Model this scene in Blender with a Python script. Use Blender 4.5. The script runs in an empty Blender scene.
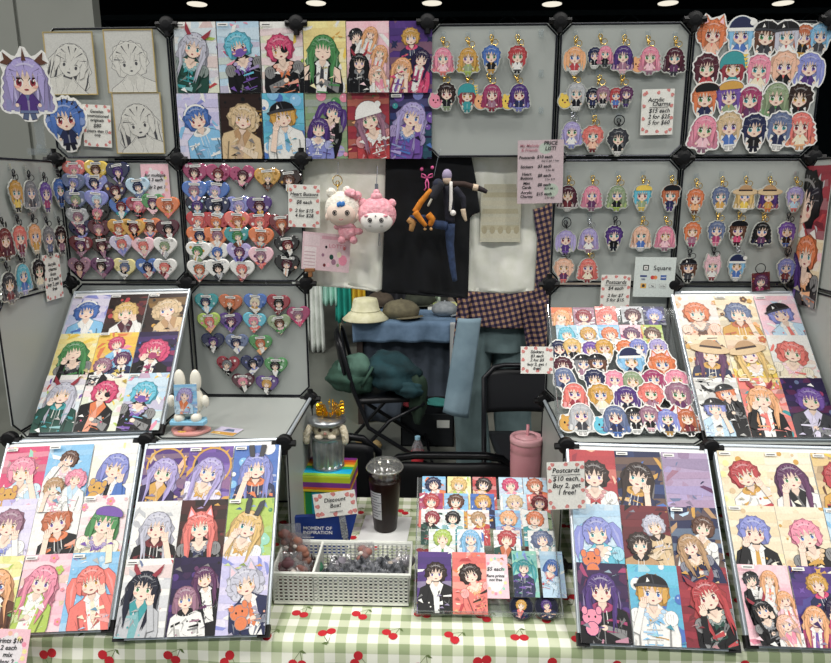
import bpy, bmesh, math, random
import numpy as np
from mathutils import Matrix, Vector
C = bpy.context.scene.collection
PI = math.pi
# ------------------------------------------------------------------ camera, world, light
sc = bpy.context.scene
F, YAW, PIT, ROL = 657.6, .0334062, .218763, -.0017604
O = np.array([.98724, -1.73001, 1.63355])
def _rot():
    c, s = math.cos(YAW), math.sin(YAW); A = np.array([[c,s,0],[-s,c,0],[0,0,1]])
    c, s = math.cos(PIT), math.sin(PIT); B = np.array([[1,0,0],[0,c,-s],[0,s,c]])
    c, s = math.cos(ROL), math.sin(ROL); D = np.array([[c,0,s],[0,1,0],[-s,0,c]])
    return D @ B @ A
RM = _rot()
cd = bpy.data.cameras.new('camera'); cam = bpy.data.objects.new('camera', cd); C.objects.link(cam)
cd.sensor_width = 36; cd.lens = F*36/831; cd.clip_end = 200; cd.clip_start = .02
rt = Matrix((RM[0], RM[2], -RM[1])).transposed()      # columns: right, up, back
cam.matrix_world = Matrix.Translation(O) @ rt.to_4x4()
sc.camera = cam
w = bpy.data.worlds.new('hall_air'); sc.world = w; w.use_nodes = True
w.node_tree.nodes['Background'].inputs[0].default_value = (.80,.90,1.0,1)
w.node_tree.nodes['Background'].inputs[1].default_value = .30
sc.view_settings.view_transform = 'Standard'; sc.view_settings.look = 'None'
sc.view_settings.exposure = -.1; sc.view_settings.gamma = 1; sc.view_settings.use_curve_mapping = False
def area(name, loc, size, power, col=(1,.97,.92)):
    l = bpy.data.lights.new(name, 'AREA'); l.shape = 'DISK'; l.size = size; l.energy = power; l.color = col
    o = bpy.data.objects.new(name, l); C.objects.link(o); o.location = loc
    return o
LAMPS = [(-9+4.92*i, y) for y in (-6.5, -1.6) for i in range(5)]
for x, y in LAMPS:
    area('high_bay_light', (x-2, y, 8.7), 1.0, 270 if y < -2 else 250)
# ------------------------------------------------------------------ pixel -> place on a real plane
def ray(px, py): return RM.T @ np.array([(px-415.5)/F, 1, -(py-331.5)/F])
class Plane:
    """a real surface: origin o, axes u (right), v (up), n (out towards the viewer)"""
    def __init__(s, o, u, v):
        s.o = np.array(o, float); s.u = np.array(u, float); s.v = np.array(v, float)
        s.u /= np.linalg.norm(s.u); s.v /= np.linalg.norm(s.v); s.n = np.cross(s.u, s.v)
    def hit(s, px, py):
        d = ray(px, py); t = (s.o-O) @ s.n / (d @ s.n); return O + d*t
    def uv(s, px, py):
        p = s.hit(px, py)-s.o; return p @ s.u, p @ s.v
    def mat(s, p, off=0, rot=0):
        p = np.array(p)+s.n*off
        M = Matrix((list(s.u), list(s.v), list(s.n))).transposed().to_4x4()
        return Matrix.Translation(p) @ M @ Matrix.Rotation(rot, 4, 'Z')
    def at(s, u, v): return s.o+s.u*u+s.v*v
def yp(px, py, y): d = ray(px, py); return O+d*(y-O[1])/d[1]
def zp(px, py, z): d = ray(px, py); return O+d*(z-O[2])/d[2]
S = .32; ZS = 1.06; ZT = .74
# ------------------------------------------------------------------ colours
def lin(h):
    if not isinstance(h, str): return h
    v = [int(h[i:i+2], 16)/255 for i in (0,2,4)]
    return tuple(x/12.92 if x <= .04045 else ((x+.055)/1.055)**2.4 for x in v)
PAL = dict(white='F1F0EC', cream='F3E8CC', paper='DEDDD6', grey='8F9196', lgrey='C4C6CA', dgrey='47484F', black='17161C',
 red='C22B34', dred='7E1D2B', crimson='A01D38', maroon='5E1F35', coral='EC7468', pink='F08FAA', lpink='F8C9D3', hot='DC2C72', magenta='B0306F', mauve='A97A92',
 orange='E5792E', lorange='F3B277', ginger='C9692F', brown='6E4530', dbrown='3B2520', tan='C29A6C', sand='DFC397', gold='D9A535', blond='E5C070', yellow='F2D03C', lyellow='F6E9A0',
 green='4E9A57', dgreen='23564A', lime='B5CF57', sage='9DB08A', mint='9CD9C2', teal='2FA3A8', cyan='5CC4DC', sky='84C3EA', lblue='BFDCEF', blue='3E74C4', navy='232D5C', dnavy='151B38',
 slate='6F7FA6', peri='8A92D8', lav='B5A8DE', llav='DDD6F0', violet='7A50B0', purple='583089', dpurple='2E1A50', peach='F5C2A4', skin='F8DCC8', silver='CBCBDA', plum='70386B')
def col(n): return lin(PAL.get(n, n))
def mix(a, b, t): a, b = col(a) if isinstance(a,str) else a, col(b) if isinstance(b,str) else b; return tuple(x*(1-t)+y*t for x, y in zip(a, b))
def hl(c, t=.35): return mix(c, (1,1,1), t*.7)
def sh(c, t=.5): c = col(c) if isinstance(c,str) else c; return tuple(x*(1-t) for x in c)
# ------------------------------------------------------------------ materials
MATS = {}
def mat(name, c='white', rough=.6, metal=0, **k):
    if name in MATS: return MATS[name]
    m = bpy.data.materials.new(name); m.use_nodes = True; b = m.node_tree.nodes['Principled BSDF']
    b.inputs['Base Color'].default_value = (*col(c), 1); b.inputs['Roughness'].default_value = rough; b.inputs['Metallic'].default_value = metal
    for kk, v in k.items(): b.inputs[kk.replace('_', ' ')].default_value = v
    MATS[name] = m; return m
def nodes(m): return m.node_tree.nodes, m.node_tree.links, m.node_tree.nodes['Principled BSDF']
def noisy(m, c1, c2, scale=8, detail=4, bump=0):
    n, l, b = nodes(m); t = n.new('ShaderNodeTexNoise'); t.inputs['Scale'].default_value = scale; t.inputs['Detail'].default_value = detail
    tc = n.new('ShaderNodeTexCoord'); l.new(tc.outputs['Object'], t.inputs['Vector'])
    r = n.new('ShaderNodeValToRGB'); r.color_ramp.elements[0].position = .35; r.color_ramp.elements[1].position = .65
    r.color_ramp.elements[0].color = (*col(c1), 1); r.color_ramp.elements[1].color = (*col(c2), 1)
    l.new(t.outputs[0], r.inputs[0]); l.new(r.outputs[0], b.inputs['Base Color'])
    if bump:
        bp = n.new('ShaderNodeBump'); bp.inputs['Strength'].default_value = bump; bp.inputs['Distance'].default_value = .004
        l.new(t.outputs[0], bp.inputs['Height']); l.new(bp.outputs[0], b.inputs['Normal'])
    return m
def painted(name, rough, coat=0):
    m = mat(name, 'white', rough); n, l, b = nodes(m); a = n.new('ShaderNodeVertexColor'); a.layer_name = 'Col'
    # a little printed texture, as fine brush work
    t = n.new('ShaderNodeTexNoise'); t.inputs['Scale'].default_value = 260; t.inputs['Detail'].default_value = 2
    tc = n.new('ShaderNodeTexCoord'); l.new(tc.outputs['Object'], t.inputs['Vector'])
    h = n.new('ShaderNodeHueSaturation'); mr = n.new('ShaderNodeMapRange'); mr.inputs[3].default_value = .80; mr.inputs[4].default_value = 1.08; h.inputs['Saturation'].default_value = .88
    l.new(t.outputs[0], mr.inputs[0]); l.new(mr.outputs[0], h.inputs['Value']); l.new(a.outputs[0], h.inputs['Color']); gm = n.new('ShaderNodeGamma'); gm.inputs[1].default_value = 1.13; l.new(h.outputs[0], gm.inputs[0]); l.new(gm.outputs[0], b.inputs['Base Color'])
    b.inputs['Coat Weight'].default_value = coat; b.inputs['Specular IOR Level'].default_value = .35
    return m
M_PRINT = painted('printed_card', .38); M_GLOSS = painted('glossy_print', .22, .5); M_MATTE = painted('matte_print', .7)
M_BLACK = mat('black_plastic', '0A0A0D', .5, Specular_IOR_Level=.3); M_TUBE = mat('dark_steel_tube', '2B2C33', .3, .75); M_CHROME = mat('chrome', 'C8CAD0', .18, 1)
M_GOLD = mat('gold_metal', 'D8B25A', .25, .9); M_SILVER = mat('silver_metal', 'B9BBC2', .25, .9); M_ALU = mat('aluminium_trim', 'C9D2DA', .32, .35)
M_INK = mat('ink', '1A1A20', .7); M_WHITEPL = mat('white_plastic', 'E9EBE4', .45); M_BLACKMET = mat('black_metal', '15161B', .35, .3)
def clear_mat(name, tint=(1,1,1), fac=.18, rough=.05, diff=.3):
    if name in MATS: return MATS[name]
    m = bpy.data.materials.new(name); m.use_nodes = True; n, l = m.node_tree.nodes, m.node_tree.links
    n.remove(n['Principled BSDF']); g = n.new('ShaderNodeBsdfGlossy'); g.inputs['Roughness'].default_value = rough; df = n.new('ShaderNodeBsdfDiffuse'); df.inputs[0].default_value = (.8,.82,.84,1)
    b = n.new('ShaderNodeMixShader'); b.inputs[0].default_value = diff; l.new(g.outputs[0], b.inputs[1]); l.new(df.outputs[0], b.inputs[2])
    t = n.new('ShaderNodeBsdfTransparent'); t.inputs[0].default_value = (*tint, 1)
    mx = n.new('ShaderNodeMixShader'); mx.inputs[0].default_value = fac
    l.new(t.outputs[0], mx.inputs[1]); l.new(b.outputs[0], mx.inputs[2]); l.new(mx.outputs[0], n['Material Output'].inputs[0])
    MATS[name] = m; return m
M_CLEAR = clear_mat('clear_acrylic', (.94,.96,.96), .16); M_BAG = clear_mat('thin_clear_bag', (.93,.92,.93), .17, .15, .5); M_EDGE = clear_mat('acrylic_edge', (.8,.83,.84), .5)
def panel_mat():
    m = bpy.data.materials.new('frosted_panel'); m.use_nodes = True; n, l = m.node_tree.nodes, m.node_tree.links
    b = n['Principled BSDF']; b.inputs['Base Color'].default_value = (*lin('BDC2BE'), 1); b.inputs['Roughness'].default_value = .38
    tr = n.new('ShaderNodeBsdfTranslucent'); tr.inputs[0].default_value = (*lin('B9BDBB'), 1)
    tp = n.new('ShaderNodeBsdfTransparent')
    mx = n.new('ShaderNodeMixShader'); mx.inputs[0].default_value = .22; l.new(b.outputs[0], mx.inputs[1]); l.new(tr.outputs[0], mx.inputs[2])
    m2 = n.new('ShaderNodeMixShader'); m2.inputs[0].default_value = .04; l.new(mx.outputs[0], m2.inputs[1]); l.new(tp.outputs[0], m2.inputs[2])
    l.new(m2.outputs[0], n['Material Output'].inputs[0]); return m
M_PANEL = panel_mat()
# ------------------------------------------------------------------ mesh helpers
def ob(name, me, parent=None):
    o = bpy.data.objects.new(name, me); C.objects.link(o)
    if parent: o.parent = parent
    return o
def tag(o, label=None, cat=None, group=None, kind=None):
    if label: o['label'] = label
    if cat: o['category'] = cat
    if group: o['group'] = group
    if kind: o['kind'] = kind
    return o
def empty(name, loc=(0,0,0), M=None):
    o = bpy.data.objects.new(name, None); C.objects.link(o); o.empty_display_size = .02
    if M is not None: o.matrix_world = M
    else: o.location = loc
    return o
class MB:
    def __init__(s): s.v = []; s.f = []
    def add(s, vs, fs):
        k = len(s.v); s.v += [tuple(map(float, v)) for v in vs]; s.f += [tuple(i+k for i in f) for f in fs]; return s
    def box(s, a, b, M=None):
        x0,y0,z0 = a; x1,y1,z1 = b
        vs = [(x0,y0,z0),(x1,y0,z0),(x1,y1,z0),(x0,y1,z0),(x0,y0,z1),(x1,y0,z1),(x1,y1,z1),(x0,y1,z1)]
        if M is not None: vs = [M @ Vector(v) for v in vs]
        return s.add(vs, [(0,3,2,1),(4,5,6,7),(0,1,5,4),(1,2,6,5),(2,3,7,6),(3,0,4,7)])
    def rings(s, rings, cap=True, closed=False):
        n = len(rings[0]); k = len(rings); vs = [p for r in rings for p in r]; fs = []
        for i in range(k if closed else k-1):
            for j in range(n):
                a = i*n+j; b = i*n+(j+1)%n; i2 = (i+1)%k
                fs.append((a, b, i2*n+(j+1)%n, i2*n+j))
        if cap and not closed: fs += [tuple(range(n))[::-1], tuple(range((k-1)*n, k*n))]
        return s.add(vs, fs)
    def tube(s, path, r, n=8, closed=False):
        P = [Vector(p) for p in path]; rings = []; L = len(P); up = None
        for i, p in enumerate(P):
            a = P[i-1] if (i or closed) else P[0]; b = P[(i+1) % L] if (i < L-1 or closed) else P[-1]
            t = (b-a).normalized() if (b-a).length > 1e-9 else Vector((0,0,1))
            if up is None: up = Vector((0,0,1)) if abs(t.z) < .9 else Vector((0,1,0))
            x = t.cross(up)
            if x.length < 1e-4: x = t.cross(Vector((1,0,0)))
            x.normalize(); y = x.cross(t).normalized(); up = y
            rr = r[i] if isinstance(r, (list, tuple)) else r
            rings.append([p+x*math.cos(2*PI*j/n)*rr+y*math.sin(2*PI*j/n)*rr for j in range(n)])
        return s.rings(rings, not closed, closed)
    def lathe(s, prof, n=28, M=None):
        rings = [[(r*math.cos(2*PI*j/n), r*math.sin(2*PI*j/n), z) for j in range(n)] for r, z in prof]
        if M is not None: rings = [[M @ Vector(p) for p in r] for r in rings]
        return s.rings(rings)
    def ball(s, c, r, n=14, k=9, sq=(1,1,1)):
        rings = []
        for i in range(k+1):
            a = -PI/2+PI*i/k; rr = max(math.cos(a), .02)
            rings.append([(c[0]+r*sq[0]*rr*math.cos(2*PI*j/n), c[1]+r*sq[1]*rr*math.sin(2*PI*j/n), c[2]+r*sq[2]*math.sin(a)) for j in range(n)])
        return s.rings(rings)
    def prism(s, pts, z0, z1):
        n = len(pts); ar = sum(pts[i][0]*pts[(i+1)%n][1]-pts[(i+1)%n][0]*pts[i][1] for i in range(n))
        if ar < 0: pts = pts[::-1]
        return s.add([(p[0],p[1],z0) for p in pts]+[(p[0],p[1],z1) for p in pts],
                     [tuple(range(n))[::-1], tuple(range(n, 2*n))]+[(i,(i+1)%n,n+(i+1)%n,n+i) for i in range(n)])
    def mesh(s, name, m, smooth=False):
        me = bpy.data.meshes.new(name); me.from_pydata(s.v, [], s.f); me.update()
        if m: me.materials.append(m)
        if smooth: me.shade_smooth()
        return me
    def build(s, name, m, parent=None, smooth=False, auto=None):
        o = ob(name, s.mesh(name, m, smooth), parent)
        if auto:
            b = o.modifiers.new('bevel', 'BEVEL'); b.width = auto; b.segments = 2; b.limit_method = 'ANGLE'
        return o
def grid_mesh(name, nu, nv, fn, m, parent=None, thick=0, uv=None, smooth=True):
    vs = [fn(i/nu, j/nv) for j in range(nv+1) for i in range(nu+1)]
    fs = [(j*(nu+1)+i, j*(nu+1)+i+1, (j+1)*(nu+1)+i+1, (j+1)*(nu+1)+i) for j in range(nv) for i in range(nu)]
    me = bpy.data.meshes.new(name); me.from_pydata([tuple(map(float, v)) for v in vs], [], fs); me.materials.append(m)
    if uv:
        L = me.uv_layers.new(name='UVMap')
        for lp in me.loops:
            k = lp.vertex_index; L.data[lp.index].uv = uv((k % (nu+1))/nu, (k//(nu+1))/nv)
    if smooth: me.shade_smooth()
    o = ob(name, me, parent)
    if thick: sd = o.modifiers.new('thick', 'SOLIDIFY'); sd.thickness = thick; sd.offset = 0
    return o
def smooth_mod(o, l=1):
    s = o.modifiers.new('sub', 'SUBSURF'); s.levels = l; s.render_levels = l; return o
def text(body, size, parent, loc, m=M_INK, name='lettering', align='CENTER', shear=.15, th=.0001, bold=0, space=1.0, rot=0):
    c = bpy.data.curves.new('t', 'FONT'); c.body = body; c.size = size; c.align_x = align; c.align_y = 'CENTER'; c.shear = shear
    c.extrude = th; c.offset = bold*.4; c.resolution_u = 2; c.space_line = space
    t = bpy.data.objects.new('t', c); C.objects.link(t); bpy.context.view_layer.update()
    me = bpy.data.meshes.new_from_object(t); bpy.data.objects.remove(t); me.materials.clear(); me.materials.append(m)
    o = ob(name, me, parent); o.location = loc; o.rotation_euler[2] = rot; return o
# ------------------------------------------------------------------ layered flat artwork (printed shapes on a card)
def clip_poly(pts, cl):
    out = pts; n = len(cl)
    for i in range(n):
        a, b = cl[i], cl[(i+1) % n]; inp = out; out = []
        if not inp: break
        side = lambda p: (b[0]-a[0])*(p[1]-a[1])-(b[1]-a[1])*(p[0]-a[0])
        for j in range(len(inp)):
            p, q = inp[j-1], inp[j]; sp, sq = side(p), side(q)
            if (sp >= 0) != (sq >= 0):
                t = sp/(sp-sq); out.append((p[0]+(q[0]-p[0])*t, p[1]+(q[1]-p[1])*t))
            if sq >= 0: out.append(q)
    return out
def ell(cx, cy, rx, ry, n=14, a0=0, a1=2*PI):
    full = abs(a1-a0-2*PI) < 1e-6
    return [(cx+rx*math.cos(a0+(a1-a0)*i/(n if full else n-1)), cy+ry*math.sin(a0+(a1-a0)*i/(n if full else n-1))) for i in range(n)]
class Art:
    def __init__(s, seed=0): s.L = []; s.T = (0,0,0,0,1); s.r = random.Random(seed); s.off = False
    def tf(s, cx, cy, ang, sc=1): s.T = (cx, cy, math.sin(ang), math.cos(ang), sc)
    def add(s, pts, c):
        cx, cy, sn, cs, k = s.T if s.T != (0,0,0,0,1) else (0,0,0,1,1)
        s.L.append(([(cx+((x-cx)*cs-(y-cy)*sn)*k, cy+((x-cx)*sn+(y-cy)*cs)*k) for x, y in pts], c if not isinstance(c, str) else col(c)))
    def outline(s, margin, cx, cy, n=56):
        R = [0]*n
        for P, c in s.L:
            m = len(P)
            for i in range(m):
                a, b = P[i], P[(i+1) % m]; st = max(1, int(math.dist(a, b)/(margin*.7+.001)))
                for k in range(st):
                    t = k/st; x, y = a[0]+(b[0]-a[0])*t-cx, a[1]+(b[1]-a[1])*t-cy
                    d = math.hypot(x, y); q = int((math.atan2(y, x) % (2*PI))/(2*PI)*n) % n; R[q] = max(R[q], d)
        for i in range(n):
            if R[i] == 0: R[i] = max(R[i-1], R[(i+1) % n])
        R2 = [max(R[i-1], R[i], R[(i+1) % n])*.3+R[i]*.7+margin for i in range(n)]
        return [(cx+R2[i]*math.cos(2*PI*(i+.5)/n), cy+R2[i]*math.sin(2*PI*(i+.5)/n)) for i in range(n)]
    def mesh(s, name, base, th, basecol, m, clip=None, scale=1.0, bevel=0, dz=.00002):
        """base: outline polygon; th thickness; art layers sit on its face"""
        V = []; Fc = []; K = []
        def poly(pts, z, c):
            k = len(V); V.extend((x*scale, y*scale, z) for x, y in pts); Fc.append(tuple(range(k, k+len(pts)))); K.append(c)
        n = len(base); ar = sum(base[i][0]*base[(i+1)%n][1]-base[(i+1)%n][0]*base[i][1] for i in range(n))
        if ar < 0: base = base[::-1]
        bc = col(basecol) if isinstance(basecol, str) else basecol
        V.extend((x*scale, y*scale, 0) for x, y in base); V.extend((x*scale, y*scale, th-bevel) for x, y in base)
        Fc.append(tuple(range(n))[::-1]); K.append(bc)
        for i in range(n): Fc.append((i, (i+1) % n, n+(i+1) % n, n+i)); K.append(bc)
        if bevel:
            k = len(V); V.extend((x*scale-bevel*1.2*(1 if x > 0 else -1)*min(1, abs(x)*4), y*scale-bevel*1.2*(1 if y > 0 else -1)*min(1, abs(y)*4), th) for x, y in base)
            for i in range(n): Fc.append((n+i, n+(i+1) % n, k+(i+1) % n, k+i)); K.append(bc)
            Fc.append(tuple(range(k, k+n))); K.append(bc)
        else: Fc.append(tuple(range(n, 2*n))); K.append(bc)
        z = th
        for P, c in s.L:
            if clip: P = clip_poly(P, clip)
            Q = []
            for p in P:
                if not Q or math.dist(p, Q[-1]) > 1e-4: Q.append(p)
            if len(Q) > 1 and math.dist(Q[0], Q[-1]) < 1e-4: Q.pop()
            if len(Q) < 3: continue
            a = sum(Q[i][0]*Q[(i+1) % len(Q)][1]-Q[(i+1) % len(Q)][0]*Q[i][1] for i in range(len(Q)))
            if abs(a) < 1e-6: continue
            if a < 0: Q = Q[::-1]
            z += dz; poly(Q, z, c)
        me = bpy.data.meshes.new(name); me.from_pydata(V, [], Fc); me.update()
        at = me.color_attributes.new('Col', 'FLOAT_COLOR', 'CORNER')
        arr = np.ones((len(me.loops), 4), np.float32)
        for p, c in zip(me.polygons, K): arr[p.loop_start:p.loop_start+p.loop_total, :3] = c
        at.data.foreach_set('color', arr.ravel()); me.materials.append(m); return me

def figure(A, x, y, r, hair, top, acc, style='short', flags='', skin='skin', chibi=False, line=False):
    """a generic drawn bust (or small full figure) with head centre x,y and head half-height r"""
    R = A.r; J = lambda s: R.uniform(-s, s)
    hc = col(hair); dk = sh(hc, .55); md = sh(hc, .25); lt = hl(hc, .26); tc = col(top); ac = col(acc); sk = col(skin); lw = r*(.05 if not chibi else .04)
    if line: hc = md = lt = tc = ac = sk = col('DAD9D2'); dk = col('55555A'); lw = r*.03
    ld = dk if line else sh(tc, .6)
    tilt = 0 if chibi else J(.34)
    A.tf(x, y, tilt)
    def both(pts, c, d=None, k=None):
        cx = sum(p[0] for p in pts)/len(pts); cy = sum(p[1] for p in pts)/len(pts); g = lw if k is None else k
        q = []
        for p in pts:
            dd = math.hypot(p[0]-cx, p[1]-cy)+1e-6; q.append((p[0]+(p[0]-cx)/dd*g, p[1]+(p[1]-cy)/dd*g))
        A.add(q, d if d is not None else dk); A.add(pts, c)
    # back hair
    if 'halo' in flags:
        for h0 in (0, PI): A.add([(x+1.75*r*math.cos(a), y+.55*r+1.7*r*math.sin(a)) for a in np.linspace(h0, h0+PI, 14)]+[(x+1.58*r*math.cos(a), y+.55*r+1.53*r*math.sin(a)) for a in np.linspace(h0+PI, h0, 14)], 'gold')
        for k in range(7): a = .2+2.75*k/6; A.add([(x+1.7*r*math.cos(a-.07), y+.55*r+1.65*r*math.sin(a-.07)), (x+2.1*r*math.cos(a), y+.55*r+2.05*r*math.sin(a)), (x+1.7*r*math.cos(a+.07), y+.55*r+1.65*r*math.sin(a+.07))], 'gold')
    def spiky(rx, ry, n, j, cy0=0): return [(x+rx*(1+(j if i % 2 else -j*.4)+J(j*.4))*math.cos(2*PI*i/n), y+cy0+ry*(1+(j if i % 2 else -j*.4)+J(j*.4))*math.sin(2*PI*i/n)) for i in range(n)]
    if 'long' in style or 'wavy' in style:
        Ln = 2.1 if chibi else 3.6; pts = []; N = 8; wd = 1.25 if chibi else 1.35; wv = .14 if 'wavy' in style else .06
        for i in range(N+1): pts.append((x-r*(wd+.1*i/N*3+(wv if i % 2 else -wv)), y+r*.3-r*Ln*i/N))
        for i in range(N, -1, -1): pts.append((x+r*(wd+.1*i/N*3+(wv if i % 2 else -wv)), y+r*.3-r*Ln*i/N))
        pts += [(x+1.2*r*math.cos(a), y+.15*r+1.15*r*math.sin(a)) for a in (.3,.8,1.25,1.57,1.9,2.35,2.85)]
        both(pts, md)
        tip = mix(hc, ac, .5)
        for i in range(6): xx = x-1.3*r+i*.5*r; A.add([(xx, y-Ln*r*.55), (xx+.3*r, y-Ln*r*.6), (xx+.2*r, y-Ln*r*.92), (xx-.1*r, y-Ln*r*.9)], tip if not line else hc)
        for i in range(7 if chibi else 16):
            xx = x+J(1.45*r); A.add([(xx, y), (xx+.1*r, y-r), (xx+J(.3*r), y-Ln*r*.85), (xx-.05*r, y-r)], lt if i % 2 else dk)
    elif style == 'twin':
        both(spiky(1.2*r, 1.15*r, 18, .04, .1*r), md)
        for sg in (-1, 1):
            both([(x+sg*r*a, y+r*b) for a, b in (((.9,.6),(1.3,.6),(1.5,.1),(1.55,-.8),(1.4,-1.5),(1.15,-1.9),(1.15,-1.2),(1.1,-.5),(.95,0)) if chibi else ((.9,.6),(1.5,.7),(1.95,.1),(2.1,-1),(1.9,-2.1),(1.5,-2.6),(1.55,-1.6),(1.25,-.6),(1.0,0)))], hc)
            A.add([(x+sg*r*a, y+r*b) for a, b in (((1.15,.4),(1.35,-.2),(1.35,-1.2),(1.2,-.4)) if chibi else ((1.3,.5),(1.7,-.3),(1.75,-1.6),(1.5,-.4)))], lt)
    elif style == 'bob':
        both([(x+r*a, y+r*b) for a, b in ((-1.2,.3),(-1.4,-.6),(-1.35,-1.15),(-.9,-1.3),(.9,-1.3),(1.35,-1.15),(1.4,-.6),(1.2,.3),(.85,1.0),(.3,1.25),(-.3,1.25),(-.85,1.0))], md)
    elif style == 'curly':
        both(spiky(1.45*r, 1.3*r, 22, .09, 0), md)
        for i in range(12):
            a = R.uniform(0, 2*PI); both(ell(x+1.25*r*math.cos(a), y+1.05*r*math.sin(a)-.1*r, .33*r, .3*r, 9), hc if i % 3 else lt, dk, lw*.5)
    else:
        both(spiky(1.25*r, 1.2*r, 24, .09, .08*r), md)
    # body
    if chibi:
        by = y-.85*r
        both([(x-.28*r, by-1.0*r), (x-.42*r, by-1.5*r), (x-.1*r, by-1.55*r), (x, by-1.1*r), (x+.1*r, by-1.55*r), (x+.42*r, by-1.5*r), (x+.28*r, by-1.0*r)], sh(ac, .3), ld)
        both([(x-.3*r, by), (x-.72*r, by-.55*r), (x-.62*r, by-.78*r), (x-.42*r, by-.6*r), (x-.56*r, by-1.15*r), (x+.56*r, by-1.15*r), (x+.42*r, by-.6*r), (x+.62*r, by-.78*r), (x+.72*r, by-.55*r), (x+.3*r, by)], tc, ld)
        A.add([(x-.16*r, by), (x, by-.45*r), (x+.16*r, by)], ac); A.add([(x-.5*r, by-1.0*r), (x+.5*r, by-1.0*r), (x+.56*r, by-1.15*r), (x-.56*r, by-1.15*r)], ac)
        A.add([(x-.05*r, by-.4*r), (x+.08*r, by-.4*r), (x+.05*r, by-1*r), (x-.05*r, by-1*r)], hl(tc, .4))
        for sg in (-1, 1): A.add(ell(x+sg*.68*r, by-.68*r, .12*r, .12*r, 7), sk)
    else:
        H = y-.8*r; w2 = 1.65+J(.15)
        body = [(x-.35*r, H), (x-.75*r, H-.35*r), (x-w2*r, H-.8*r), (x-(w2+.35)*r, H-2.2*r), (x-(w2+.3)*r, y-6.5*r), (x+(w2+.3)*r, y-6.5*r), (x+(w2+.35)*r, H-2.2*r), (x+w2*r, H-.8*r), (x+.75*r, H-.35*r), (x+.35*r, H)]
        both(body, tc, ld)
        if 'bare' in flags:
            for sg in (-1, 1): both([(x+sg*1.0*r, H-.5*r), (x+sg*w2*r, H-.85*r), (x+sg*(w2+.2)*r, H-2.0*r), (x+sg*1.1*r, H-1.9*r)], sk, ld)
        # inner garment, lapels or ruffles, folds
        kind = 'jacket' if line else R.choice(['jacket', 'dress', 'hoodie', 'vest'])
        dk2, lt2 = sh(tc, .35), hl(tc, .4)
        if kind == 'jacket':
            A.add([(x-.42*r, H-.15*r), (x-.25*r, H-3.6*r), (x+.25*r, H-3.6*r), (x+.42*r, H-.15*r)], hl(ac, .25) if not line else ac)
            for sg in (-1, 1): both([(x+sg*.3*r, H-.05*r), (x+sg*.8*r, H-.5*r), (x+sg*.35*r, H-1.7*r), (x+sg*.1*r, H-.9*r)], ac, sh(ac, .55) if not line else dk, lw*.6)
        elif kind == 'dress':
            A.add([(x-.8*r, H-.35*r), (x-.5*r, H-1.1*r), (x, H-1.3*r), (x+.5*r, H-1.1*r), (x+.8*r, H-.35*r)], sk)
            for i in range(9): q = -1+i/4; both(ell(x+q*.75*r, H-.55*r-.75*r*(1-q*q), .2*r, .15*r, 8), hl(ac, .5), sh(ac, .4), lw*.5)
            for sg in (-1, 1):
                both(ell(x+sg*1.35*r, H-1.0*r, .5*r, .55*r, 12), lt2, ld, lw*.6)
                for k in range(3): A.add([(x+sg*(1.05+.2*k)*r, H-.7*r), (x+sg*(1.1+.2*k)*r, H-.7*r), (x+sg*(1.15+.17*k)*r, H-1.5*r)], dk2)
                both([(x, H-1.35*r), (x+sg*.4*r, H-1.1*r), (x+sg*.42*r, H-1.6*r)], ac, sh(ac, .5), lw*.6); A.add([(x, H-1.35*r), (x+sg*.25*r, H-2.2*r), (x+sg*.08*r, H-2.2*r)], ac)
            for k in range(4): A.add([(x-.6*r, H-(1.9+.35*k)*r), (x+.6*r, H-(1.85+.35*k)*r), (x+.6*r, H-(1.93+.35*k)*r), (x-.6*r, H-(1.98+.35*k)*r)], ac if k % 2 else dk2)
        elif kind == 'hoodie':
            both(ell(x, H-.45*r, .85*r, .38*r, 14), ac, sh(ac, .5), lw*.6); A.add(ell(x, H-.32*r, .55*r, .22*r, 12), sh(ac, .5))
            A.add([(x-.03*r, H-.8*r), (x+.04*r, H-.8*r), (x+.03*r, H-4*r), (x-.04*r, H-4*r)], lt2)
            for sg in (-1, 1): A.add([(x+sg*.25*r, H-.7*r), (x+sg*.3*r, H-.7*r), (x+sg*.34*r, H-1.6*r), (x+sg*.27*r, H-1.6*r)], 'white'); A.add([(x+sg*.7*r, H-2.0*r), (x+sg*1.1*r, H-1.9*r), (x+sg*1.0*r, H-2.6*r), (x+sg*.6*r, H-2.7*r)], dk2)
            A.add([(x-w2*r, H-1.5*r), (x-.6*r, H-1.25*r), (x-.6*r, H-1.45*r), (x-w2*r, H-1.75*r)], ac); A.add([(x+w2*r, H-1.5*r), (x+.6*r, H-1.25*r), (x+.6*r, H-1.45*r), (x+w2*r, H-1.75*r)], ac)
        else:
            A.add([(x-.55*r, H-.2*r), (x-.45*r, H-3.8*r), (x+.45*r, H-3.8*r), (x+.55*r, H-.2*r)], 'white')
            for sg in (-1, 1): both([(x+sg*.35*r, H-.1*r), (x+sg*.7*r, H-.45*r), (x+sg*.3*r, H-.8*r), (x, H-.45*r)], 'white', 'grey', lw*.5)
            both([(x-.12*r, H-.5*r), (x+.12*r, H-.5*r), (x+.22*r, H-2.2*r), (x, H-2.5*r), (x-.22*r, H-2.2*r)], ac, sh(ac, .5), lw*.5)
            for k in range(3): A.add(ell(x+.36*r, H-(1.2+.6*k)*r, .06*r, .06*r, 6), 'gold')
        for sg in (-1, 1): A.add([(x+sg*1.15*r, H-1.4*r), (x+sg*1.28*r, H-1.5*r), (x+sg*1.2*r, H-4*r), (x+sg*1.08*r, H-3*r)], ld)
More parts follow.
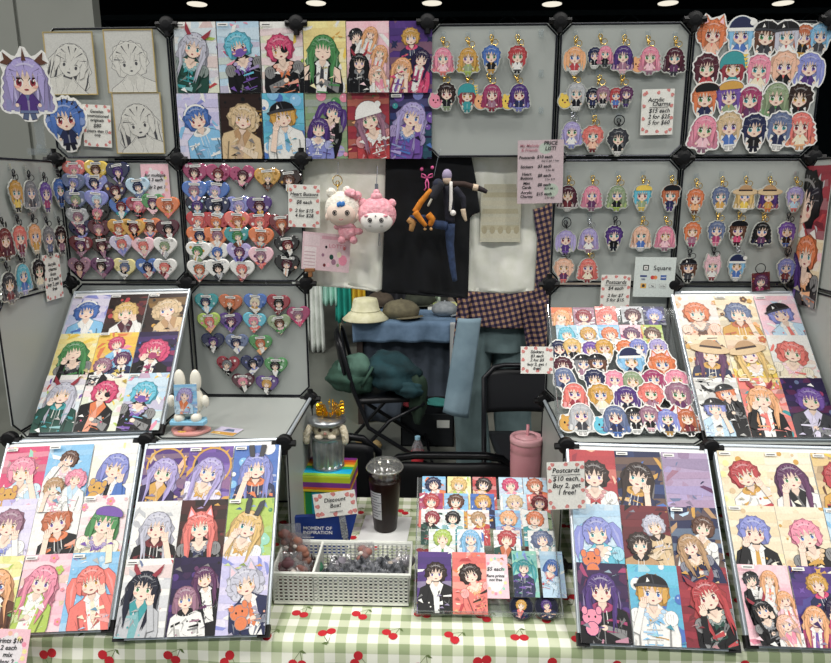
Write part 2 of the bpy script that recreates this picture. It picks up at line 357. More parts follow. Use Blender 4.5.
        if not line and R.random() < .5:
            sg = R.choice([-1, 1]); both([(x+sg*1.7*r, H-2.1*r), (x+sg*.2*r, H-1.75*r), (x+sg*.1*r, H-2.15*r), (x+sg*1.6*r, H-2.9*r)], lt2, ld, lw*.6); both(ell(x+sg*.02*r, H-1.92*r, .24*r, .2*r, 8), sk, sh(sk, .4), lw*.5)
            for k in range(3): A.add([(x+sg*(.6+.3*k)*r, H-2.0*r), (x+sg*(.66+.3*k)*r, H-2.0*r), (x+sg*(.7+.3*k)*r, H-2.4*r)], dk2)
        for i in range(0 if line else 16):
            xx = x+J(1.7*r); yy = H-R.uniform(.9, 3.8)*r; a = J(1.0)
            A.add([(xx, yy), (xx+.9*r*math.sin(a), yy-.9*r*math.cos(a)), (xx+.12*r, yy-.2*r)], hl(tc, .3) if i % 2 else sh(tc, .35))
        if not line:
            for i in range(7):
                xx = x+J(1.3*r); yy = H-R.uniform(1.2, 3.4)*r; q = R.choice([hc, ac, hl(ac)]); A.add(ell(xx, yy, .09*r, .09*r, 7), q) if i % 3 else A.add([(xx-.5*r, yy), (xx+.5*r, yy+J(.3*r)), (xx+.5*r, yy-.14*r), (xx-.5*r, yy-.12*r)], q)
        # neck + choker
        A.add([(x-.3*r, y-.6*r), (x-.33*r, H-.3*r), (x, H-.75*r), (x+.33*r, H-.3*r), (x+.3*r, y-.6*r)], sh(sk, .12))
        if R.random() < .5: A.add([(x-.32*r, H-.05*r), (x+.32*r, H-.05*r), (x+.31*r, H-.2*r), (x-.31*r, H-.2*r)], ld)
    # face
    if not chibi:
        for sg in (-1, 1): A.add(ell(x+sg*.84*r, y-.08*r, .14*r, .2*r, 8), sh(sk, .12))
    fx, fy = .82*r, .92*r
    both([(x-fx, y+.25*r), (x-fx*.98, y-.2*r), (x-fx*.72, y-.62*r), (x-fx*.2, y-fy*.97), (x+fx*.2, y-fy*.97), (x+fx*.72, y-.62*r), (x+fx*.98, y-.2*r), (x+fx, y+.25*r), (x+.4*r, y+.8*r), (x-.4*r, y+.8*r)], sk, sh(sk, .45) if not line else dk, lw*.6)
    if not line: A.add([(x-fx, y+.3*r), (x-fx*.95, y-.02*r), (x-.3*r, y+.12*r), (x, y-.02*r), (x+.35*r, y+.12*r), (x+fx*.95, y-.02*r), (x+fx, y+.3*r)], sh(sk, .16))
    if 'mask' in flags: A.add([(x-.78*r, y-.18*r), (x+.78*r, y-.18*r), (x+.6*r, y-.7*r), (x, y-.92*r), (x-.6*r, y-.7*r)], acc if 'pmask' not in flags else col('violet'))
    ec = col(R.choice(['teal', 'blue', 'violet', 'crimson', 'gold', 'green'])); ey = y-(.2 if chibi else .14)*r; es = .25 if chibi else .165
    for sg in (-1, 1):
        ex = x+sg*.42*r
        if 'wink' in flags and sg > 0 or 'shut' in flags:
            A.add([(ex-.22*r, ey), (ex, ey-.1*r), (ex+.22*r, ey), (ex, ey-.03*r)], 'black'); continue
        if line:
            A.add([(ex-es*r, ey+.1*r), (ex, ey+.2*r), (ex+es*r, ey+.1*r), (ex, ey+.13*r)], dk); A.add(ell(ex, ey-.05*r, .1*r, .13*r, 8), dk); continue
        A.add(ell(ex, ey, es*r*1.05, es*r*1.15, 9), 'white'); A.add(ell(ex, ey-.01*r, es*r*.72, es*r*1.05, 9), ec); A.add(ell(ex, ey+.05*r, es*r*.4, es*r*.6, 7), sh(ec, .8))
        A.add(ell(ex+.07*r, ey+.12*r, .06*r, .07*r, 5), 'white')
        A.add([(ex-es*r*1.3, ey+.06*r), (ex-es*r*.6, ey+es*r*1.25), (ex+es*r*.7, ey+es*r*1.25), (ex+es*r*1.3, ey+.06*r), (ex+es*r*.6, ey+es*r*.85), (ex-es*r*.6, ey+es*r*.85)], 'black')
        A.add([(ex-.2*r, ey+.38*r), (ex+.2*r, ey+.42*r), (ex+.18*r, ey+.35*r)], dk)
        A.add(ell(ex+sg*.12*r, y-.45*r, .17*r, .09*r, 8), mix(sk, 'coral', .45))
    if 'mask' not in flags:
        A.add(ell(x, y-.62*r, R.uniform(.09, .17)*r, .06*r, 8), dk if line else 'crimson'); A.add([(x-.03*r, y-.4*r), (x+.05*r, y-.38*r), (x, y-.33*r)], dk if line else sh(sk, .4))
    if 'patch' in flags: A.add(ell(x+.42*r, y-.08*r, .34*r, .3*r, 10), 'black'); A.add([(x-.7*r, y+.75*r), (x-.62*r, y+.82*r), (x+.9*r, y-.1*r), (x+.85*r, y-.2*r)], 'black')
    if 'glasses' in flags:
        for sg in (-1, 1):
            A.add(ell(x+sg*.4*r, ey, .34*r, .27*r, 10)+ell(x+sg*.4*r, ey, .28*r, .21*r, 10)[::-1], 'crimson')
    # front hair
    top_arc = [(x+1.14*r*(1+(.05 if i % 2 else 0)+J(.02))*math.cos(a), y+.06*r+1.17*r*(1+(.06 if i % 2 else 0))*math.sin(a)) for i, a in enumerate(np.linspace(-.25, PI+.25, 15))]
    teeth = []; nt = R.choice([5, 6, 7]); sw = J(.3)
    for i in range(nt*2+1):
        t = i/(nt*2); xx = x-.95*r+1.9*r*t; up = .62-.5*abs(t-.5+sw*.4)
        teeth.append((xx+J(.05*r), y+r*(up if i % 2 else up-.42-R.random()*.18)))
    both(top_arc+teeth, hc, dk, lw*.7)
    sl = (1.5 if ('long' in style or 'bob' in style or chibi) else .85)
    for sg in (-1, 1):
        both([(x+sg*.82*r, y+.5*r), (x+sg*1.12*r, y+.1*r), (x+sg*(1.05+J(.1))*r, y-sl*r*.7), (x+sg*(.85+J(.1))*r, y-sl*r), (x+sg*.72*r, y-.2*r)], hc, dk, lw*.6)
    if not chibi and not line and ('long' in style or 'wavy' in style):
        for sg in (-1, 1):
            for k in range(2):
                o_ = .15*k; both([(x+sg*(.85+o_)*r, y+.1*r), (x+sg*(1.15+o_)*r, y-.5*r), (x+sg*(1.1+J(.15))*r, y-1.7*r), (x+sg*(.75+J(.2)+o_)*r, y-3.1*r), (x+sg*(.7+o_)*r, y-1.6*r), (x+sg*(.9+o_)*r, y-.7*r)], hc if k else md, dk, lw*.5)
    for i in range(9 if chibi else 17):
        a = PI*(.08+.84*i/(8 if chibi else 16)); c_ = lt if i % 3 != 1 else dk; q = .82 if i % 2 else .55
        A.add([(x+1.1*r*math.cos(a-.02), y+1.12*r*math.sin(a)), (x+(q-.25)*r*math.cos(a), y+(q-.05)*r*math.sin(a)), (x+1.08*r*math.cos(a+.07), y+1.1*r*math.sin(a+.05))], c_)
    if not line: A.add([(x+.9*r*math.cos(a), y+.05*r+.92*r*math.sin(a)) for a in np.linspace(.8, 2.2, 7)]+[(x+.78*r*math.cos(a), y+.05*r+.8*r*math.sin(a)) for a in np.linspace(2.1, .9, 7)], hl(hc, .42))
    # accessories
    f = flags
    if 'ears' in f:
        for sg in (-1, 1): both([(x+sg*.35*r, y+1.05*r), (x+sg*.85*r, y+1.75*r), (x+sg*1.1*r, y+.7*r)], hc); A.add([(x+sg*.55*r, y+1.05*r), (x+sg*.83*r, y+1.5*r), (x+sg*.98*r, y+.85*r)], 'lpink')
    if 'bunny' in f:
        for sg in (-1, 1): both([(x+sg*.2*r, y+1.0*r), (x+sg*.35*r, y+2.1*r), (x+sg*.7*r, y+2.4*r), (x+sg*.75*r, y+1.8*r), (x+sg*.6*r, y+1.0*r)], 'dgrey', 'black')
    if 'horns' in f:
        for sg in (-1, 1): A.add([(x+sg*.45*r, y+1.05*r), (x+sg*1.0*r, y+1.7*r), (x+sg*1.25*r, y+2.0*r), (x+sg*1.15*r, y+1.3*r), (x+sg*.8*r, y+.9*r)], 'crimson')
    if 'cap' in f:
        both([(x+1.18*r*math.cos(a), y+.5*r+.82*r*math.sin(a)) for a in np.linspace(-.05, PI+.05, 12)], 'black', 'dgrey'); both([(x-1.45*r, y+.5*r), (x-.6*r, y+.66*r), (x+1.15*r, y+.6*r), (x+1.1*r, y+.44*r), (x-.5*r, y+.42*r), (x-1.35*r, y+.32*r)], 'dgrey', 'black'); A.add([(x-.1*r, y+1.3*r), (x, y+1.3*r), (x+.15*r, y+.66*r), (x+.05*r, y+.66*r)], 'dgrey')
        A.add([(x-.4*r, y+1.1*r), (x-.2*r, y+.8*r), (x-.5*r, y+.7*r)], 'white')
    if 'hat' in f:
        both(ell(x, y+.55*r, 1.9*r, .5*r, 18), 'sand', 'tan'); A.add([(x+1.05*r*math.cos(a), y+.65*r+.95*r*math.sin(a)) for a in np.linspace(0, PI, 10)], 'tan'); A.add([(x-1.05*r, y+.68*r), (x+1.05*r, y+.68*r), (x+1.0*r, y+.9*r), (x-1.0*r, y+.9*r)], 'dbrown')
    if 'beret' in f: both([(x+.2*r+1.2*r*math.cos(a), y+.8*r+.6*r*math.sin(a)) for a in np.linspace(-.3, PI+.4, 12)], acc if 'bb' not in f else 'black')
    if 'santa' in f:
        hcx = ac if 'bsanta' not in f else col('navy'); both([(x+1.2*r*math.cos(a), y+.45*r+1.2*r*math.sin(a)) for a in np.linspace(0, PI, 11)], hcx); A.add([(x-1.3*r, y+.3*r), (x+1.3*r, y+.3*r), (x+1.25*r, y+.62*r), (x-1.25*r, y+.62*r)], 'white'); A.add(ell(x+1.1*r, y+1.1*r, .3*r, .3*r, 9), 'white')
    if 'crown' in f: A.add([(x-.5*r, y+1.05*r), (x-.6*r, y+1.6*r), (x-.25*r, y+1.3*r), (x, y+1.75*r), (x+.25*r, y+1.3*r), (x+.6*r, y+1.6*r), (x+.5*r, y+1.05*r)], 'gold')
    if 'band' in f:
        A.add([(x+1.25*r*math.cos(a), y+.1*r+1.25*r*math.sin(a)) for a in np.linspace(.5, PI-.5, 9)]+[(x+1.08*r*math.cos(a), y+.1*r+1.08*r*math.sin(a)) for a in np.linspace(PI-.5, .5, 9)], 'white')
    if 'dragon' in f:
        both([(x+1.35*r*math.cos(a), y+.3*r+1.25*r*math.sin(a)) for a in np.linspace(-.4, PI+.4, 14)]+[(x-.9*r, y+.3*r), (x+.9*r, y+.3*r)], ac)
        for i in range(4): A.add([(x+.9*r+.1*i*r, y+1.2*r-.35*i*r), (x+1.5*r, y+1.25*r-.4*i*r), (x+1.1*r+.05*i*r, y+.9*r-.35*i*r)], 'yellow')
    # hand
    if not chibi and not line and 'nohand' not in f and R.random() < .5:
        sg = R.choice([-1, 1]); hx, hy = x+sg*.75*r, y-1.05*r
        both([(hx-.1*r*sg, hy), (hx+.35*r*sg, hy+.05*r), (hx+.95*r*sg, hy-1.9*r), (hx+.45*r*sg, hy-2.1*r)], tc if R.random() < .6 else sk, ld)
        both(ell(hx+.08*r*sg, hy+.1*r, .3*r, .26*r, 9), sk, sh(sk, .4), lw*.6)
        for i in range(4): both([(hx+(-.2+.14*i)*r, hy+.2*r), (hx+(-.26+.16*i)*r, hy+(.58+.06*(i % 2))*r), (hx+(-.14+.16*i)*r, hy+(.58+.06*(i % 2))*r), (hx+(-.08+.14*i)*r, hy+.2*r)], sk, sh(sk, .4), lw*.4)
    if 'plush' in f:
        px_, py_ = x-.9*r, y-2.0*r; pc = 'pink' if 'pp' in f else ('gold' if 'gp' in f else 'orange')
        both(ell(px_, py_, .75*r, .6*r, 12), pc); both(ell(px_-.05*r, py_-.8*r, .5*r, .5*r, 10), pc)
        for sg in (-1, 1): both(ell(px_+sg*.55*r, py_+.5*r, .22*r, .3*r, 8), pc); A.add(ell(px_+sg*.25*r, py_+.05*r, .08*r, .1*r, 6), 'black')
    A.T = (0,0,0,0,1)
def decor(A, w, h, kind, pal):
    R = A.r
    n = 14
    for i in range(n):
        x, y = R.uniform(-w/2, w/2), R.uniform(0, h); c = col(R.choice(pal)); s = R.uniform(.03, .12)
        if kind == 'dots': A.add(ell(x, y, s*.6, s*.6, 10), c)
        elif kind == 'bub': A.add(ell(x, y, s*1.3, s*1.3, 12), c); A.add(ell(x-s*.4, y+s*.4, s*.3, s*.3, 7), hl(c, .7))
        elif kind == 'star':
            A.add([(x+s*(.9 if k % 2 else .35)*math.cos(k*PI/4), y+s*(.9 if k % 2 else .35)*math.sin(k*PI/4)) for k in range(8)], c)
        elif kind == 'flow':
            for k in range(5): A.add(ell(x+s*.6*math.cos(k*1.257), y+s*.6*math.sin(k*1.257), s*.45, s*.45, 7), c)
            A.add(ell(x, y, s*.3, s*.3, 7), 'gold')
        else:
            a = R.uniform(0, 6.3); L = s*3.4; A.add([(x, y), (x+L*math.cos(a), y+L*math.sin(a)), (x+L*.8*math.cos(a+.35), y+L*.8*math.sin(a+.35)), (x+L*.3*math.cos(a+.8), y+L*.3*math.sin(a+.8))], c)
def art_print(seed, w, h, bg, people, deco='mix', bgp=None, tagged=None, line=False, hy=None):
    """people: list of (hair, top, accent, style, flags)"""
    A = Art(seed); R = A.r; H = h/w
    b = col(bg)
    if not line:
        A.add([(-.5,0),(.5,0),(.5,H),(-.5,H)], b)
        for i in range(16):
            x, y = R.uniform(-.5,.5), R.uniform(0,H); s = R.uniform(.08,.22); A.add([(x+s*R.uniform(.4,1)*math.cos(k), y+s*R.uniform(.4,1)*math.sin(k)*1.3) for k in (0,.9,1.8,2.7,3.6,4.5,5.4)], mix(b, R.choice(bgp or [bg,'white','grey']), R.uniform(.1,.45)))
        for i in range(5):
            y0 = H*i/5; A.add([(-.5, y0), (.5, y0+R.uniform(-.1,.1)), (.5, y0+H*.12), (-.5, y0+H*.1)], mix(b, R.choice(bgp or [bg, 'white']), .25))
        decor(A, 1, H, deco, bgp or [bg, 'white', people[0][2] if people else 'white'])
    if line: 
        A.add([(-.49,.01),(.49,.01),(.49,H-.01),(-.49,H-.01)], col('CFCFCA'))
    n = len(people)
    if n == 1:
        P = [(R.uniform(-.05, .06), H*R.uniform(.6, .66), .255)] if H > 1.2 else [(R.uniform(-.04,.04), H*.5, .3)]
    if n == 1 and hy: P = [(R.uniform(-.03,.03), H*hy, .27)]
    if n == 1: pass
    elif n == 2: P = [(.17, H*.72, .185), (-.17, H*.46, .195)]
    elif n == 3: P = [(0, H*.77, .165), (.25, H*.47, .165), (-.2, H*.35, .175)]
    else: P = [(-.27, H*.8, .125), (.08, H*.82, .125), (.3, H*.56, .13), (-.2, H*.42, .16), (.2, H*.26, .14)][:n]
    for (x, y, r), p in zip(P, people):
        figure(A, x, y, r, *p[:3], style=p[3], flags=p[4] if len(p) > 4 else '', line=line)
    if not line:
        for i in range(5):
            x, y = R.uniform(-.5,.5), R.uniform(0, H*.35); s = .05; A.add([(x, y), (x+.16, y+R.uniform(-.1,.1)), (x+.1, y+.05)], R.choice([col(people[0][2]) if people else b, hl(b), sh(b, .4)]))
        if tagged is None: tagged = R.random() < .55
        if tagged: A.add([(-.47, H-.1), (-.22, H-.1), (-.22, H-.03), (-.47, H-.03)], 'white'); A.add([(-.44, H-.08), (-.26, H-.08), (-.26, H-.06), (-.44, H-.06)], 'dgrey')
    base = [(-.5,0),(.5,0),(.5,H),(-.5,H)]
    return A.mesh('art_print', base, .0012, 'white' if not line else 'sand', M_PRINT if not line else M_MATTE, clip=base, scale=w)
ORD = ['first','second','third','fourth','fifth','sixth','seventh','eighth']
def pos_words(i, n): return 'leftmost' if i == 0 else ('rightmost' if i == n-1 else ORD[i]+' from left')
def P1(s): # 'hair top accent style flags'
    q = s.split(); return (q[0], q[1], q[2], q[3], ' '.join(q[4:]))
SEED = [100]
def nseed(): SEED[0] += 1; return SEED[0]
def put(me, name, M, label, cat, group=None, parent=None):
    o = ob(name, me, parent); o.matrix_world = M; return tag(o, label, cat, group)
def check(label):
    n = len(label.split())
    if not 4 <= n <= 16: print('LABEL', n, label)
    return label
# ------------------------------------------------------------------ the hall (setting)
mf = noisy(mat('polished_concrete', '6E7069', .35), '5C5F59', '74766F', 1.3, 6)
tag(MB().box((-90,-40,-.1),(90,46,0)).build('floor', mf), kind='structure')
mdk = mat('dark_ceiling', '1A2A2E', .9)
tag(MB().box((-90,-14,12),(90,46,12.2)).build('ceiling', mdk), kind='structure')
tag(MB().box((-90,45.6,0),(90,46,12)).build('wall_back', mdk), kind='structure')
mtruss = mat('ceiling_truss', '2A383A', .7)
for i, y in enumerate((14, 24, 34)):
    b = MB().box((-40,y,9.9),(40,y+.25,10.15)).box((-40,y,8.9),(40,y+.2,9.05))
    for k in range(27): b.tube([(-39+3*k,y+.1,8.95),(-37.5+3*k,y+.1,10)], .05, 5).tube([(-37.5+3*k,y+.1,10),(-36+3*k,y+.1,8.95)], .05, 5)
    tag(b.build('trim_%d' % (i+1), mtruss), kind='structure')
mcol = noisy(mat('painted_column', '83857E', .7), '7C7F79', '8A8C86', .8, 3)
b = MB().box((-3.6,4.0,0),(-2.50,4.12,9)).box((-2.47,4.0,0),(-1.84,4.12,9)).box((-2.50,4.03,0),(-2.47,4.1,9))
tag(b.build('wall_column', mcol), kind='structure')
mem = mat('lamp_glow', 'FFFFFF', .5); mem.node_tree.nodes['Principled BSDF'].inputs['Emission Color'].default_value = (1,.93,.78,1); mem.node_tree.nodes['Principled BSDF'].inputs['Emission Strength'].default_value = 1.0
sp = [(197,4),(316,3),(432,3),(552,4),(668,3),(783,3)]
for i, (px, py) in enumerate(sp):
    p = zp(px, py, 9.0); t = empty('high_bay_lamp', p)
    tag(t, check('round ceiling lamp in the dark hall, %s in the row' % pos_words(i, 6)), 'ceiling lamp', 'hall ceiling lamps')
    MB().lathe([(.42,0),(.48,.03),(.46,.12),(.3,.3),(.12,.34)], 24).build('lamp_housing', M_BLACKMET, t)
    MB().lathe([(.40,-.02),(.41,.0)], 24).build('diffuser', mem, t)
    MB().tube([(0,0,.3),(0,0,2.98)], .02, 6).build('stem', M_BLACKMET, t)
# ------------------------------------------------------------------ vendor table and cloth
LX0, LX1, YF, YB = -.35, 2.4, -.585, .045
tt = empty('folding_table', (1.0, -.27, 0)); tag(tt, 'long folding table hidden under the green gingham cherry cloth', 'table')
def tloc(b): # shift to table frame
    b.v = [(x-1.0, y+.27, z) for x, y, z in b.v]; return b
tloc(MB().box((LX0+.02,YF+.03,.70),(LX1-.02,YB-.02,.7355))).build('tabletop', mat('table_grey', 'B9B8B0', .6), tt)
for x in (LX0+.2, LX1-.2):
    for y in (YF+.1, YB-.08): tloc(MB().tube([(x,y,0),(x,y,.70)], .014)).build('leg', M_BLACKMET, tt)
def cloth_pt(x, t):  # t = distance from the back edge over the top and down the front
    top = YB-YF-.02; rad = .018
    if t < top: return np.array([x, YB-t, ZT-.0015]), np.array([0,0,1.])
    s = t-top; arc = rad*PI/2
    if s < arc:
        a = s/rad; return np.array([x, YF+.02-rad*math.sin(a), ZT-.0015-rad*(1-math.cos(a))]), np.array([0,-math.sin(a),math.cos(a)])
    s -= arc; k = min(1, s/.12); rp = .012*math.sin(x*17)+.007*math.sin(x*41+1)
    return np.array([x, YF+.002+rp*k*.9-.02*k, ZT-.0015-rad-s]), np.array([0,-1.,.05])
TL = YB-YF-.02+.028+.55
def gingham():
    m = mat('gingham_cloth', 'white', .85); n, l, b = nodes(m); uv = n.new('ShaderNodeUVMap'); sx = n.new('ShaderNodeSeparateXYZ'); l.new(uv.outputs[0], sx.inputs[0])
    def band(o):
        a = n.new('ShaderNodeMath'); a.operation = 'MULTIPLY'; a.inputs[1].default_value = 1/.043; l.new(o, a.inputs[0])
        f = n.new('ShaderNodeMath'); f.operation = 'FRACT'; l.new(a.outputs[0], f.inputs[0])
        g = n.new('ShaderNodeMath'); g.operation = 'GREATER_THAN'; g.inputs[1].default_value = .5; l.new(f.outputs[0], g.inputs[0]); return g
    s = n.new('ShaderNodeMath'); s.operation = 'ADD'; l.new(band(sx.outputs[0]).outputs[0], s.inputs[0]); l.new(band(sx.outputs[1]).outputs[0], s.inputs[1])
    h = n.new('ShaderNodeMath'); h.operation = 'MULTIPLY'; h.inputs[1].default_value = .5; l.new(s.outputs[0], h.inputs[0])
    r = n.new('ShaderNodeValToRGB'); r.color_ramp.interpolation = 'CONSTANT'; e = r.color_ramp.elements
    e[0].position = 0; e[0].color = (*lin('ECEDE0'), 1); e[1].position = .75; e[1].color = (*lin('98A67F'), 1); q = e.new(.25); q.color = (*lin('C8CFB2'), 1)
    l.new(h.outputs[0], r.inputs[0]); l.new(r.outputs[0], b.inputs['Base Color']); return m
NX, NT = 150, 70
cl = grid_mesh('tablecloth', NX, NT, lambda u, v: cloth_pt(LX0+(LX1-LX0)*u, TL*v)[0], gingham(), uv=lambda u, v: ((LX1-LX0)*u+.004, TL*v))
tag(cl, 'green and white gingham tablecloth printed with red cherries', 'tablecloth')
# the printed cherries lie on the cloth as part of its pattern
cb = {'r': MB(), 'g': MB()}
rr = random.Random(3)
def cloth_poly(which, pts, lift=.0006):
    # fan from the centre so that the shape can follow the fold
    cx = sum(p[0] for p in pts)/len(pts); ct = sum(p[1] for p in pts)/len(pts)
    vs = []
    for p in [(cx, ct)]+pts: q, nn = cloth_pt(*p); vs.append(q+nn*lift)
    cb[which].add(vs, [(0, i+1, (i+1) % len(pts)+1) for i in range(len(pts))])
per, row = .128, .064
for j in range(int(TL/row)):
    for i in range(int((LX1-LX0)/per)+1):
        x = LX0+.03+per*i+(per/2 if j % 2 else 0)+rr.uniform(-.006,.006); t = .022+row*j+rr.uniform(-.005,.005)
        if x > LX1-.03 or t > TL-.03: continue
        ang = rr.choice([0, 1.9, .6, 2.6])+rr.uniform(-.2,.2); ca, sa = math.cos(ang), math.sin(ang)
        T = lambda a, b: (x+a*ca-b*sa, t+a*sa+b*ca)
        for ox, oy in ((-.009,.003),(.009,.006)): cloth_poly('r', [T(ox+.0098*math.cos(2*PI*k/12), oy+.0095*math.sin(2*PI*k/12)) for k in range(12)])
        for (ax, ay), (bx, by) in (((-.008,-.003),(.006,-.02)),((.009,0),(.007,-.02))): cloth_poly('g', [T(ax,ay), T(ax+.0013,ay), T(bx+.0013,by), T(bx,by)], .0004)
        cloth_poly('g', [T(.006,-.021), T(.012,-.023), T(.02,-.016), T(.013,-.016)], .0005)
bmc = bmesh.new(); bmc.from_mesh(cl.data)
for mi, (k_, mm) in enumerate((('r', mat('cherry_red', 'C01F2B', .8)), ('g', mat('stem_green', '5E7040', .8)))):
    cl.data.materials.append(mm); vv = [bmc.verts.new(q) for q in cb[k_].v]
    for f in cb[k_].f: bmc.faces.new([vv[i] for i in f]).material_index = mi+1
bmc.to_mesh(cl.data); bmc.free()
# ------------------------------------------------------------------ the display rack
rack = empty('grid_display_rack', (S*3, 0, ZT)); tag(rack, 'modular display rack of frosted panels in black wire frames with round connectors', 'display rack')
def G(c, lv, y=0): return np.array([c*S, y, ZS+lv*S])
def panel(o, u, v, n):
    """panel centred in the cell o + [0,1]S u + [0,1]S v; n = outward normal"""
    u, v, n = map(lambda q: np.array(q, float), (u, v, n)); c = o+(u+v)*S/2; a = S/2-.001; k = a-.026
    loc = [(-a,-k),(-k,-a),(k,-a),(a,-k),(a,k),(k,a),(-k,a),(-a,k)]
    P = lambda x, y, z: Vector(c+u*x+v*y+n*z-rack_o)
    b = MB(); b.prism([(x*.99, y*.99) for x, y in loc], -.0012, .0012); b.v = [tuple(P(*q)) for q in b.v]
    p = b.build('frosted_panel', M_PANEL, rack)
    MB().tube([P(x*.972, y*.972, .0012) for x, y in loc], .0026, 8, closed=True).build('wire_frame', M_TUBE, p)
rack_o = np.array([S*3, 0, ZT])
X, Z, N = (1,0,0), (0,0,1), (0,-1,0)
for lv, cols in ((2, range(6)), (1, (0,1,4,5)), (0, (0,1,4,5)), (-1, (0,1,4,5))):
    for c in cols: panel(G(c, lv), X, Z, N)
for c, lvs, n in ((0,(1,0,-1),(1,0,0)), (6,(1,0,-1),(-1,0,0)), (2,(-1,),(1,0,0)), (4,(-1,),(-1,0,0))):
    for lv in lvs: panel(G(c, lv), (0,-1,0), Z, n)
for c in (0,1,4,5): panel(G(c, 0), X, (0,-1,0), (0,0,1))
def connector(p, stalks):
    b = MB(); q = Vector(p-rack_o)
    R = Matrix.Translation(q+Vector((0,-.012,0))) @ Matrix.Rotation(PI/2, 4, 'X')
    b.lathe([(.004,-.014),(.0185,-.012),(.0195,-.002),(.0195,.002),(.017,.006),(.009,.0085),(.002,.009)], 22, R)
    for d in stalks:
        d = Vector(d); b.tube([q+Vector((0,-.012,0)), q+Vector((0,-.012,0))+d*.027], .0075, 6)
    b.build('corner_connector', M_BLACK, rack)
st = [(1,0,0),(-1,0,0),(0,0,1),(0,0,-1)]
for c in range(1,7): connector(G(c,3), [s for s in st if s[2] <= 0])
for c in (0,1,2,4,5,6): connector(G(c,2), st)
for c in (0,1,2,4,5,6): connector(G(c,1), st); connector(G(c,0), st)
for c in (0,1,2,4,5,6): connector(G(c,0,-S), [(1,0,0),(-1,0,0),(0,0,-1),(0,1,0)]); connector(G(c,-1,-S)+np.array([0,0,.0205]), [(1,0,0),(0,0,1)])
for c in (0,6):
    for lv in (1,2): connector(G(c,lv,-S), [(0,0,1),(0,0,-1),(0,1,0)])
for o, d in ((G(0,0,-S), 2*S), (G(4,0,-S), 2*S)):   # pale front rails of the shelves
    a = Vector(o-rack_o); MB().tube([a+Vector((.02,-.004,-.004)), a+Vector((d-.02,-.004,-.004))], .0045, 8).build('front_rail', M_ALU, rack)
for c in (2, 4):
    a = Vector(G(c,0)-rack_o); MB().tube([a+Vector((0,-.02,.002)), a+Vector((0,-S+.02,.002))], .0045, 8).build('side_rail', M_ALU, rack)
for c in (0,1,2,4,5,6):  # uprights in front of the lower cubes
    a = Vector(G(c,-1,-S)-rack_o)
    if c in (0,2,4,6): pass
WALL = Plane((0,-.0045,0), X, Z)
WL = Plane((.0045,0,0), (0,1,0), Z); WR = Plane((S*6-.0045,0,0), (0,-1,0), Z)
# ------------------------------------------------------------------ leaning display boards with their prints
def board(name, bx, tx, yb, zb, dy, dz, label):
    L = math.hypot(dy, dz); ang = math.atan2(tx-bx, L)   # tiny in-plane turn
    u0 = np.array([1,0,0.]); v0 = np.array([0,dy,dz])/L; v = v0*math.cos(ang)+u0*math.sin(ang); u = u0*math.cos(ang)-v0*math.sin(ang)
    pl = Plane((bx, yb, zb), u, v); W, D = .312, .412
    t = empty('display_board', M=pl.mat(pl.o)); tag(t, label, 'display board', 'leaning display boards')
    MB().box((-W/2+.003,.003,-.009),(W/2-.003,D-.003,-.003)).build('back_sheet', mat('board_white', 'E4E6E6', .4), t)
    fr = MB()
    for x in (-W/2, W/2-.006): fr.box((x,0,-.012),(x+.006,D,.0005))
    for y in (0, D-.006): fr.box((-W/2,y,-.0118),(W/2,y+.006,.0003))
    fr.build('board_frame', M_ALU, t, auto=.001)
    for sx in (-1, 1):
        MB().prism([(sx*(W/2+.002),-.002),(sx*(W/2-.022),-.002),(sx*(W/2-.022),.005),(sx*(W/2-.006),.009),(sx*(W/2-.006),.022),(sx*(W/2+.002),.022)], -.013, .0012).build('corner_guard', M_BLACK, t)
    return pl
def grid_prints(pl, cols, rows, where, group, w=.1, h=.151, tops=(.395,.275,.154), x0=None, lift=.0):
    """rows: list of rows (top first) of (bg, people, deco, palette, description)"""
    n0 = max(len(r) for r in rows)
    for j, r in enumerate(rows):
        for i, (bg, ppl, deco, pal, desc) in enumerate(r):
            u = (i-(n0-1)/2)*(w+.0012)+random.Random(j*7+i).uniform(-.001,.001); v = tops[j]-h+(.0005 if j == 2 else 0)
            me = art_print(nseed(), w, h, bg, [P1(p) for p in ppl.split('/')] if ppl else [], deco, pal.split() if pal else None)
            M = pl.mat(pl.at(u, v), lift+.0006+.0031*j+.0002*(i % 2))
            put(me, 'art_print', M, check('%s, %s row %s, %s' % (desc, ['top','middle','bottom'][j], ['left','centre','right'][i], where)), 'art print', group)
A_SILV = ('white', 'silver dgreen teal long horns', 'mix', 'violet red lime sky', 'print of silver-haired horned figure')
A_BLUE = ('lblue', 'cyan black violet short mask nohand', 'mix', 'pink yellow white hot', 'print of blue-haired figure in purple mask')
A_PATCH = ('white', 'hot black orange short patch', 'mix', 'orange yellow lime pink', 'print of red-haired figure with eyepatch')
A_GRN = ('lyellow', 'green black dgrey wavy bare shut', 'mix', 'gold white yellow', 'print of green-haired figure in black top')
A_MAID = ('llav', 'blue sky white short band nohand', 'mix', 'sky white peri', 'print of blue-haired figure in pale frills')
A_FUR = ('dbrown', 'sand sand tan curly nohand', 'dots', 'gold dbrown black', 'print of blond figure in fluffy coat')
A_CAP = ('cyan', 'gold white sky short cap', 'bub', 'blue sky white blue', 'print of blond figure in black cap')
A_GROUP = ('lpink', 'dgrey black white short cap/lorange white coral long/lorange lpink coral wavy/black black grey long horns/peach white pink long', 'mix', 'white pink lpink', 'print of group with black dress')
A_NIGHT = ('purple', 'gold navy hot short/dpurple hot magenta long/lorange magenta violet wavy', 'star', 'violet gold navy blue', 'print of violet night trio')
